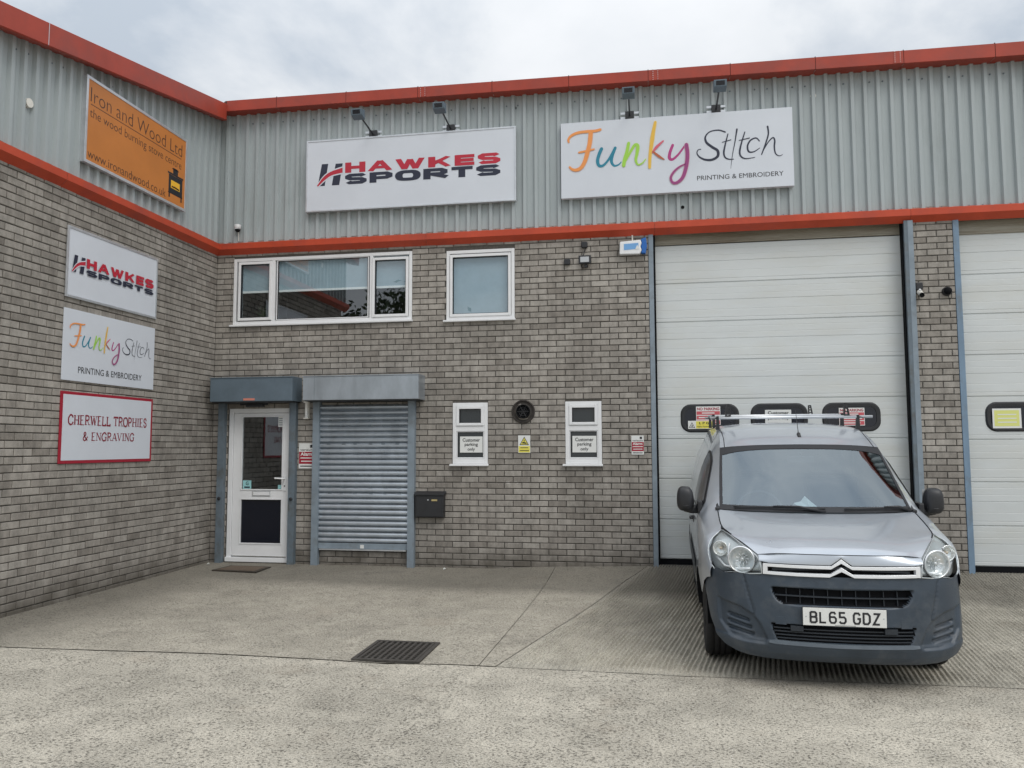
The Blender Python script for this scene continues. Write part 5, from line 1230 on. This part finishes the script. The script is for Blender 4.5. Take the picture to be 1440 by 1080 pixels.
INTF=[(-x,z) for x,z in reversed(INT[1:-1])]+INT
POCK=[(.800,.575),(.66,.545),(.575,.500),(.530,.445),(.485,.345),(.500,.318),(.62,.320),(.715,.335),(.785,.42)]
LOW=[(0,.452),(.455,.458),(.440,.40),(.420,.352),(0,.347)]
LOWF=[(-x,z) for x,z in reversed(LOW[1:-1])]+LOW
GRV=[(.640,.765),(.628,.72),(.600,.62),(.575,.545),(.568,.50)]
VENT=[((.735,.478),(.615,.455)),((.735,.432),(.60,.408)),((.735,.388),(.585,.365))]
def recess(s,z):
    s=abs(s); d=0
    k=sdf(s,z,INTF) if (s<.5 and .55<z<.73) else 1
    if k<.006: d=max(d,.055*sstep(.006,-.008,k))
    k=sdf(s,z,LOWF) if (s<.5 and .31<z<.49) else 1
    if k<.006: d=max(d,.035*sstep(.006,-.008,k))
    if .46<s and .28<z<.61:
        k=sdf(s,z,POCK)
        if k<.006: d=max(d,.019*sstep(.006,-.005,k))
        for a,c in VENT:
            q=segd(s,z,a,c)
            if q<.02: d+= .026*sstep(.017,.005,q)
    k=min(segd(s,z,GRV[i],GRV[i+1]) for i in range(len(GRV)-1)) if .54<s<.66 and z>.49 else 1
    if k<.008: d+=.011*sstep(.009,.002,k)
    return d
def btop(s): return interp(abs(s),[0,.505,.52,.60,.66,.70,.735,.77,.80,.83,.86,.877],[.776,.776,.779,.772,.770,.766,.757,.760,.775,.775,.735,.700])
def bbot(s): return interp(abs(s),[0,.50,.62,.70,.76,.80,.84,.877],[.205,.207,.215,.235,.265,.31,.41,.60])
NT=124
rows=[]
NR=76
for j in range(NR+1):
    r=[]
    for i in range(-NT,NT+1):
        t=abs(i)/NT; s0=plan(t)[0]; z=lerp(bbot(s0),btop(s0),j/NR); sg=-1 if i<0 else 1
        p=nose(sg*s0 if s0>1e-6 else 0.,z,-recess(s0,z)); r.append(p)
    rows.append(r)
b=MB(); b.grid(rows); fo=[];fi=[]; nn=len(rows[0])
for q in b.f:
    v_=b.v[q[0]]; j=q[0]//nn; i=q[0]%nn-NT; s0=plan(abs(i+.5)/NT if i>=0 else abs(i+.5)/NT)[0]; z=lerp(bbot(s0),btop(s0),(j+.5)/NR)
    (fi if (s0<.47 and recess(s0,z)>.010) else fo).append(q)
b.f=fo; BU=part(b,'front_bumper','bumper'); b2=MB(); b2.v=list(b.v); b2.f=fi; part(b2,'intake_surround','dark')
# lower lip under the bumper, curling back
rows=[]
for dz,dy in ((0,0),(-.012,.05),(-.010,.25)):
    r=[]
    for i in range(-40,41):
        s0=plan(abs(i)/40)[0]; p=nose((-1 if i<0 else 1)*s0,bbot(s0),0); r.append((p[0]*(1-.06*(dy>0)),p[1]+dy,p[2]+dz))
    rows.append(r)
b=MB(); b.grid(rows); part(b,'bumper_underside','dark')
def strip_on_nose(polytop,polybot,out,thick,name,m,n=None,both=False,bevel=0):
    """ribbon between two (s,z) curves on the nose, given thickness"""
    b=MB(); n=len(polytop); F_=[nose(s,z,out) for s,z in polytop]+[nose(s,z,out) for s,z in polybot]; K=[nose(s,z,out-thick) for s,z in polytop]+[nose(s,z,out-thick) for s,z in polybot]
    b.add(F_+K,[(i,i+1,n+i+1,n+i) for i in range(n-1)]+[(2*n+i,i+2*n+1,i+1,i) for i in range(n-1)]+[(n+i,n+i+1,3*n+i+1,3*n+i) for i in range(n-1)]+[(0,n,3*n,2*n),(n-1,2*n-1,4*n-1,3*n-1)])
    return part(b,name,m,smooth=False,bevel=bevel)
def sym(P): return [(-x,z) for x,z in reversed(P[1:])]+P if P[0][0]==0 else P
def dens(P,k=5):
    o=[]
    for a,c in zip(P[:-1],P[1:]): o+=[(lerp(a[0],c[0],i/k),lerp(a[1],c[1],i/k)) for i in range(k)]
    return o+[P[-1]]
# black liners and bars of the intakes
strip_on_nose(dens(sym([(0,.688),(.452,.693)]),10),dens(sym([(0,.590),(.40,.598)]),10),-.046,.004,'intake_mesh','dark')
strip_on_nose(dens(sym([(0,.645),(.442,.648)]),10),dens(sym([(0,.637),(.437,.640)]),10),-.018,.02,'intake_bar','bumper2')
for s_ in (-.36,-.27,-.18,-.09,0,.09,.18,.27,.36): strip_on_nose([(s_-.0025,.688),(s_+.0025,.688)],[(s_-.0025,.592),(s_+.0025,.592)],-.030,.010,'intake_rib','bumper2')
strip_on_nose(dens(sym([(0,.446),(.357,.446)]),10),dens(sym([(0,.352),(.357,.352)]),10),-.026,.004,'grille_mesh','dark')
for zc in (.430,.408,.386,.364): strip_on_nose(dens(sym([(0,zc+.004),(.445,zc+.004)]),10),dens(sym([(0,zc-.004),(.437,zc-.004)]),10),-.010,.018,'grille_slat','bumper2')
for sg in (-1,1): strip_on_nose([(sg*.255,.452),(sg*.335,.453)][::sg],[(sg*.255,.418),(sg*.335,.418)][::sg],.004,.03,'tow_cover','bumper2')
for sg in (-1,1): strip_on_nose(dens([(sg*.360,.505),(sg*.43,.505)][::sg],3),dens([(sg*.360,.455),(sg*.43,.455)][::sg],3),.0015,.002,'towing_eye_cap','bumper')
strip_on_nose(dens(sym([(0,.345),(.43,.350),(.47,.345)]),8),dens(sym([(0,.322),(.43,.325),(.47,.330)]),8),.007,.02,'bumper_ledge',mat('bumper_ledge',(.085,.105,.125),.4,noise=.15,nscale=5))
# silver nose panel with the notch for the badge
AP=.067
def zlow(s): s=abs(s); return .903-.70*s if s<AP else interp(s,[AP,.46,.52],[.856,.858,.868])
rows=[]
for j in range(9):
    r=[]
    for i in range(-52,53):
        s0=.522*abs(i)/52; sg=-1 if i<0 else 1; zt=interp(s0,[0,.40,.522],[.920,.919,.902]); z=lerp(zlow(s0),zt,j/8)
        top=surf(BON,min(1,s0/.525),0); p=nose(sg*s0,z,.012+.006*(j/8)); ty=lerp(p[1],top[1]-.001,(j/8)**1.6); r.append((sg*s0,ty,z))
    rows.append(r)
b=MB(); b.grid(rows); part(b,'nose_panel','paint')
b=MB(); b.grid([[nose(s0*(.512),lerp(.770,.905,j/4),-.030) for s0 in lin(-1,1,40)] for j in range(5)]); part(b,'grille_recess','dark')
for j_,(zt,zb) in enumerate(((.823,.815),)): strip_on_nose(dens(sym([(0,zt+.02),(.45,zt-.004)]),8),dens(sym([(0,zb+.01),(.45,zb-.010)]),8),-.012,.01,'grille_bar','bumper2')
# chrome chevrons running out into the two long bars
strip_on_nose(dens(sym([(0,.897),(.062,.851),(.28,.851),(.502,.853)]),5),dens(sym([(0,.868),(.068,.829),(.28,.830),(.502,.832)]),5),.016,.026,'chrome_bar','chrome',bevel=.002)
strip_on_nose(dens(sym([(0,.842),(.070,.798),(.28,.798),(.502,.801)]),5),dens(sym([(0,.814),(.079,.776),(.28,.777),(.502,.781)]),5),.016,.026,'chrome_bar','chrome',bevel=.002)
for sg in (-1,1): strip_on_nose([(sg*.476,.835),(sg*.505,.854)][::sg],[(sg*.476,.798),(sg*.505,.780)][::sg],.0165,.026,'chrome_bar_end','chrome')
# number plate
b=MB(); P=[nose(s,z,.022) for s,z in ((-.26,.467),(.26,.467),(.26,.583),(-.26,.583))]; yy=min(p[1] for p in P)-.004
b.box(-.26,.26,yy-.004,yy,.467,.583); pt=part(b,'number_plate','plate',smooth=False,bevel=.002)
b=MB(); b.box(-.262,.262,yy,yy+.012,.465,.585); part(b,'plate_backing','blackp',smooth=False)
PLT={'B':[[(0,0),(0,1)],[(0,1),(.72,1),(.95,.88),(.95,.64),(.75,.53),(0,.53)],[(.75,.53),(1,.42),(1,.12),(.78,0),(0,0)]],'L':[[(0,1),(0,0),(.95,0)]],
'6':[[(.92,.82),(.75,1),(.25,1),(0,.82),(0,.18),(.22,0),(.78,0),(1,.18),(1,.40),(.78,.56),(.05,.56)]],'5':[[(.92,1),(.05,1),(.05,.56),(.75,.58),(1,.42),(1,.16),(.78,0),(.22,0),(0,.16)]],
'G':[[(1,.80),(.78,1),(.22,1),(0,.80),(0,.20),(.22,0),(.78,0),(1,.20),(1,.48),(.58,.48)]],'D':[[(0,0),(0,1),(.68,1),(1,.78),(1,.22),(.68,0),(0,0)]],'Z':[[(.03,1),(.95,1),(.03,0),(1,0)]]}
b=MB(); x=-.218
for ch in 'BL65 GDZ':
    if ch==' ': x+=.028; continue
    for st in PLT[ch]: stroke(b,[(x+.006+q[0]*.038,.4885+q[1]*.0675) for q in st],.0125,'F',yy-.0045,smooth=False)
    for st in PLT[ch]:
        for q in st: pass
    x+=.0605
part(b,'plate_characters','blacktx',smooth=False,fix=False)
b=MB()
for s_ in (-.240,.243): b.lathe([(.004,0),(.003,-.002),(0,-.002)],(s_,yy-.0045,.526),(0,1,0),8)
part(b,'plate_screw','galv',smooth=False); b=MB(); b.box(-.06,.07,yy-.005,yy-.0043,.4715,.4735); part(b,'maker_line','blacktx',smooth=False)
# headlights
for sg in (-1,1):
    IN=[(.507,.085,.782),(.512,.090,.835),(.535,.135,.893),(.620,.290,.950),(.695,.455,.998),(.735,.600,1.010)]   # inner / upper edge, bottom to apex
    OUT=[(.507,.085,.782),(.600,.135,.771),(.690,.225,.763),(.760,.300,.745),(.800,.345,.755),(.832,.400,.800),(.845,.455,.880),(.815,.525,.950),(.735,.600,1.010)]
    n=20; A=[crv(IN,k/n) for k in range(n+1)]; B_=[crv(OUT,k/n) for k in range(n+1)]
    def lens(off,n2=10,ins=0.):
        rows=[]
        for a,c in zip(A,B_):
            r=[]
            for k in range(n2+1):
                t=k/n2; t=ins+(1-2*ins)*t; bow=math.sin(math.pi*t)*.025*min(1,math.dist(a,c)/.2)
                r.append((sg*(lerp(a[0],c[0],t)+bow*.55-off*.25),lerp(a[1],c[1],t)-bow*.85+off,lerp(a[2],c[2],t)))
            rows.append(r)
        return rows
    hl=bpy.data.objects.new('headlight',None); COL.objects.link(hl); hl.parent=VAN; ORG[hl]=Vector((0,0,0))
    b=MB(); b.grid(lens(0)); part(b,'lens_cover','lens',parent=hl)
    b=MB(); b.grid(lens(.055)); part(b,'housing','bezel',parent=hl)
    # rim around the lens
    loop=[(sg*p[0],p[1],p[2]) for p in A]+[(sg*p[0],p[1],p[2]) for p in reversed(B_)]
    b=MB(); b.tube(loop,.0045,5,cap=False); part(b,'lens_rim','bezel',parent=hl)
    def bowl(c,r,dep,ax,name,m,fac=28):
        b=MB(); prof=[(r*1.10,-.012),(r*1.02,-.016),(r,-.006)]+[(r*math.cos(a_*.2),dep*math.sin(a_*.2)) for a_ in range(1,8)]
        b.lathe(prof,c,ax,fac); return part(b,name,m,parent=hl)
    ax=Vector((-sg*.35,1,0.0)).normalized()
    c=(sg*.628,.185,.858); bowl(c,.086,.055,ax,'main_reflector','refl')
    b=MB(); b.lathe([(.092,-.006),(.095,-.014),(.088,-.016)],c,ax,30); part(b,'reflector_ring','chrome',parent=hl)
    b=MB(); b.lathe([(.0,-.004),(.011,-.001),(.015,.008),(.013,.03)],c,ax,14); part(b,'bulb_cap','bezel',parent=hl)
    b=MB()
    for k in range(9):
        a_=k*math.pi*2/9; q=Vector(c)+Vector((math.cos(a_)*.045,0,math.sin(a_)*.045)); b.tube([tuple(q+ax*.012),tuple(Vector(c)+ax*.03+Vector((math.cos(a_+.2)*.02,0,math.sin(a_+.2)*.02)))],.004,5)
    part(b,'reflector_flute','chrome',parent=hl)
    c2=(sg*.758,.375,.905); bowl(c2,.050,.030,ax,'indicator_reflector','refl',20)
    b=MB(); b.lathe([(.0,-.004),(.010,0),(.012,.02)],c2,ax,12); part(b,'indicator_bulb',flat('amber',(.62,.52,.42),.3),parent=hl)
    b=MB(); b.tube([(sg*.575,.155,.800),(sg*.66,.215,.790),(sg*.735,.300,.792),(sg*.785,.390,.840)],.009,6); part(b,'light_guide','chrome',parent=hl)
    b=MB(); b.tube([(sg*.70,.28,.955),(sg*.715,.30,.86),(sg*.70,.27,.80)],.006,5); part(b,'divider','chrome',parent=hl)
# scuttle, wipers
b=MB(); b.grid([[surf(BON,min(1,abs(u)),1) if u>=0 else (lambda p:(-p[0],p[1],p[2]))(surf(BON,abs(u),1)) for u in lin(-1,1,24)],[(lambda p:((1 if u>=0 else -1)*p[0],p[1]+.02,p[2]-.03))(surf(BON,abs(u),1)) for u in lin(-1,1,24)],[(lambda p:((1 if u>=0 else -1)*p[0],p[1]+.06,p[2]-.035))(surf(WS,abs(u),0)) for u in lin(-1,1,24)]]); part(b,'scuttle','blackp')
def on_ws(s,v,off): 
    u=min(1,abs(s)/.715); p=surf(WS,u,v); return ((1 if s>=0 else -1)*p[0],p[1]-off*.75,p[2]+off*.65)
for (sa,sb,piv) in ((.70,.16,.36),(.05,-.56,-.30)):
    b=MB(); b.tube([on_ws(lerp(sa,sb,k/8),.035+.012*math.sin(k/8*3.1),.016) for k in range(9)],.007,5); part(b,'wiper_blade','blackp')
    b=MB(); b.tube([on_ws(sa+.0,-.0,.012),on_ws(lerp(sa,sb,.25),.045,.030),on_ws(lerp(sa,sb,.5),.050,.026)],[.012,.010,.007],6); part(b,'wiper_arm','blackp')
for sg in (-1,1):
    b=MB(); b.add([(sg*.742,1.0,1.112),(sg*.765,1.10,1.118),(sg*.735,1.08,1.165),(sg*.715,1.02,1.122)],[(0,1,2,3)]); b.box(*sorted((sg*.722,sg*.755)),1.0,1.06,1.10,1.135); part(b,'scuttle_corner','blackp',smooth=False,bevel=.006)
# mirrors
for sg in (-1,1):
    mr=bpy.data.objects.new('wing_mirror',None); COL.objects.link(mr); mr.parent=VAN; ORG[mr]=Vector((0,0,0))
    b=MB(); rows=[]; cx_,cy_,cz_=.985,1.40,1.170
    for j in range(13):
        a=-math.pi/2+math.pi*j/12; r=[]
        for i in range(25):
            t=2*math.pi*i/24; sp=lambda w,e_: math.copysign(abs(w)**e_,w)
            X=sp(math.cos(a),.55)*sp(math.cos(t),.6); Y=sp(math.cos(a),.55)*sp(math.sin(t),.8); Z_=sp(math.sin(a),.75)
            wx=.072*(1-.10*Z_); r.append((sg*(cx_+X*wx+.004*Z_),cy_+Y*.075-.02*(Y<0),cz_+Z_*.104))
        rows.append(r)
    b.grid(rows); part(b,'mirror_housing','blackp',parent=mr)
    b=MB(); b.tube([(sg*.995,1.385,1.088),(sg*.93,1.39,1.075),(sg*.865,1.42,1.085)],[.030,.034,.045],10); part(b,'mirror_arm','blackp',parent=mr)
    b=MB(); b.tube([(sg*(cx_-.066),cy_-.07,cz_-.048),(sg*cx_,cy_-.093,cz_-.058),(sg*(cx_+.062),cy_-.066,cz_-.05)],.006,5); part(b,'mirror_seam','blackp',parent=mr)
    b=MB(); b.quad((sg*.928,1.477,1.085),(sg*1.045,1.477,1.085),(sg*1.043,1.477,1.255),(sg*.93,1.477,1.255)); part(b,'mirror_glass','refl',parent=mr,fix=False)
    b=MB(); b.box(*sorted((sg*.845,sg*.885)),1.27,1.45,1.06,1.16); part(b,'mirror_base','blackp',smooth=False,bevel=.01,parent=mr)
# wheels
for sg in (-1,1):
    for lc in (.93,3.66):
        wh=bpy.data.objects.new('wheel',None); COL.objects.link(wh); wh.parent=VAN; ORG[wh]=Vector((0,0,0))
        c=(sg*.765,lc,.312); b=MB(); prof=[(.19,-.085),(.25,-.098),(.285,-.097),(.303,-.088),(.312,-.07),(.313,-.052),(.306,-.050),(.306,-.044),(.314,-.042),(.315,-.014),(.307,-.012),(.307,-.005),(.315,-.003),(.314,.030),(.307,.032),(.307,.040),(.313,.042),(.312,.07),(.303,.088),(.285,.097),(.25,.098),(.19,.085)]
        b.lathe(prof,c,(sg,0,0),48); part(b,'tyre','tyre',parent=wh)
        b=MB(); b.lathe([(.195,-.08),(.185,0),(.195,.075),(.188,.082),(.175,.060),(.10,.052),(.06,.070),(0,.072)],c,(sg,0,0),32); part(b,'rim','rim',parent=wh)
# cabin
M['room2']=flat('cabin_trim',(.045,.052,.062),.8); b=MB(); b.box(-.80,.80,1.0,2.45,.45,.50); b.box(-.78,.78,2.42,2.45,.45,1.10); b.box(-.60,.60,2.42,2.45,1.10,1.66); b.box(-.80,-.79,1.1,2.4,.45,1.08); b.box(.79,.80,1.1,2.4,.45,1.08); part(b,'cabin_shell','room2',smooth=False)
b=MB(); rows=[]
for y,z in ((.93,1.06),(1.05,1.085),(1.28,1.075),(1.36,1.02),(1.38,.80)): rows.append([(x,y+.10*abs(x)**2,z+.0*x) for x in lin(-.72,.72,12)])
b.grid(rows); part(b,'dashboard',mat('dash_plastic',(.05,.052,.055),.6))
b=MB(); c=Vector((-.36,1.50,1.055)); ax=Vector((0,-.86,.5)).normalized(); u_=Vector((1,0,0)); w_=ax.cross(u_)
b.tube([tuple(c+u_*math.cos(k*math.pi/14)*.185+w_*math.sin(k*math.pi/14)*.185) for k in range(29)],.015,8,cap=False); b.tube([tuple(c-u_*.18),tuple(c),tuple(c+u_*.18)],[.014,.035,.014],6); part(b,'steering_wheel','blackp')
for sx in (-.36,.36):
    b=MB(); b.box(sx-.23,sx+.23,1.75,2.2,.60,.80); b.box(sx-.22,sx+.22,2.12,2.26,.80,1.32); b.box(sx-.12,sx+.12,2.16,2.25,1.34,1.52); part(b,'seat',mat('seat_fabric',(.06,.065,.075),.9),smooth=False,bevel=.03)
b=MB(); p=surf(WS,0,.88); b.box(-.11,.11,p[1]+.06,p[1]+.09,p[2]-.10,p[2]-.04); b.tube([(0,p[1]+.06,p[2]-.05),(0,p[1]+.02,p[2]-.01)],.01,5); part(b,'rear_view_mirror','blackp',smooth=False,bevel=.008)
# aerial
b=MB(); b.tube([(.028,1.80,1.672),(.030,1.86,1.715),(.032,1.89,1.725)],[.022,.016,.006],8); part(b,'aerial_base','blackp'); b=MB(); b.tube([(.031,1.875,1.72),(.045,2.10,1.935)],[.0035,.002],5); part(b,'aerial','blackp')
# roof seam / gutter strips
for sg in (-1,1):
    b=MB(); b.tube([(sg*(p[0]*.88),p[1],p[2]+.003) for p in (surf(RF,.88,v) for v in lin(.08,1,20))],.004,4); 
    b=MB(); b.tube([tuple((sg*surf(RF,.9,v)[0],surf(RF,.9,v)[1],surf(RF,.9,v)[2]+.0015)) for v in lin(.0,1,24)],.0035,4); part(b,'roof_gutter','gasket')
# roof rack: a thing standing on the van
RK=thing('roof_rack',(7.11809662,-4.28727143,-.17624254),'aluminium roof rack bars with black end stops on the silver van','roof rack',rot=(.02636,0,-.02425)); ORG[RK]=Vector((0,0,0))
for i,(l,z,a,c,st) in enumerate(((2.36,1.868,-.715,.775,.545),(3.05,1.893,-.70,.70,0),(3.78,1.880,-.70,.70,.46))):
    b=MB(); b.tube([(a,l,z),(c,l,z)],.0145,10); b.build('cross_bar','alu',RK,smooth=True)
    for sg in (-1,1):
        b=MB(); p=surf(RF,.97,0); b.prism([(sg*.625,z-.115),(sg*.66,z-.115),(sg*.655,z+.018),(sg*.632,z+.018)],1,l-.025,l+.025); b.build('foot','blackp',RK,bevel=.003,fix=True)
        if st:
            b=MB(); w=.055; x0=sg*st
            P=[(x0-w/2,z+.014),(x0+w/2,z+.014),(x0+w/2*(.9 if sg<0 else .2),z+.135),(x0+(-w/2*.2 if sg<0 else -w/2*.9),z+.135)]
            # plate with punched holes: built as a ladder of strips
            y0,y1=l-.012,l+.012
            for k in range(4):
                t0,t1=k/4,(k+.38)/4
                q=lambda e0,e1,t: (lerp(e0[0],e1[0],t),lerp(e0[1],e1[1],t))
                b.prism([q(P[0],P[3],t0),q(P[1],P[2],t0),q(P[1],P[2],t1),q(P[0],P[3],t1)],1,y0,y1)
            b.prism([P[0],(P[0][0]+.014,P[0][1]),(P[3][0]+.011,P[3][1]),P[3]],1,y0-.001,y1+.001); b.prism([(P[1][0]-.014,P[1][1]),P[1],P[2],(P[2][0]-.011,P[2][1])],1,y0-.0015,y1+.0015)
            b.prism([q(P[0],P[3],.9),q(P[1],P[2],.9),P[2],P[3]],1,y0-.002,y1+.002)
            b.build('load_stop','blackp',RK,fix=True)
# crumpled paper on the dashboard
b=MB(); rnd=random.Random(5); c=(-.055,1.10,1.135)
P=[(c[0]-.10,c[1],c[2]+.002),(c[0]-.085,c[1]-.02,c[2]+.035),(c[0]-.03,c[1]+.01,c[2]+.045),(c[0]+.005,c[1]+.02,c[2]+.088),(c[0]+.05,c[1]+.01,c[2]+.045),(c[0]+.10,c[1],c[2]+.004),(c[0]+.03,c[1]-.07,c[2]+.002),(c[0]-.05,c[1]-.07,c[2]+.004)]
b.add(P,[(0,1,7),(1,2,7),(2,3,6),(2,6,7),(3,4,6),(4,5,6),(0,7,6)])
pp=b.build('paper_sheet','paper',None); pp.location=VAN.location; pp.rotation_euler=VAN.rotation_euler; tag(pp,'crumpled pale paper lying on the dashboard behind the windscreen','paper')

# trees on the far side of the yard, mirrored in the upper windows
def tree(x,y,h,label,seed):
    rnd=random.Random(seed); t=thing('tree',(x,y,-.2),label,'tree','trees across the yard')
    b=MB(); b.tube([(x,y,-.2),(x+.1,y,h*.3),(x-.1,y+.1,h*.6),(x,y,h*.9)],[.26,.19,.11,.03],8)
    tips=[]
    for k in range(16):
        a=k*2.4; z0=h*(.28+.6*k/16); r=h*.24*(1.15-abs(k/16-.35)); tip=(x+math.cos(a)*r,y+math.sin(a)*r,z0+r*.55); tips.append(tip)
        b.tube([(x,y,z0),((x+tip[0])/2,(y+tip[1])/2,z0+r*.18),tip],[.07,.045,.012],5)
    tips.append((x,y,h*.95)); b.build('trunk','bark',t)
    b=MB()
    for k in range(2600):
        c=rnd.choice(tips); q=rnd.gauss(0,1); p=Vector((c[0]+rnd.gauss(0,h*.055),c[1]+rnd.gauss(0,h*.055),c[2]+rnd.gauss(0,h*.05)))
        u=Vector((rnd.gauss(0,1),rnd.gauss(0,1),rnd.gauss(0,1))).normalized(); w=u.orthogonal().normalized(); s_=rnd.uniform(.14,.32)
        b.add([tuple(p+u*s_),tuple(p+w*s_*.5),tuple(p-u*s_),tuple(p-w*s_*.5)],[(0,1,2,3)])
    b.build('crown','leaf',t)
tree(-9.4,-38,11.2,'broad green tree across the yard, right of three mirrored in the window',1)
tree(-13.2,-39,10.0,'shorter green tree across the yard, middle of three mirrored in the window',2)
tree(-17.5,-38,11.8,'tallest green tree across the yard, left of three mirrored in the window',3)
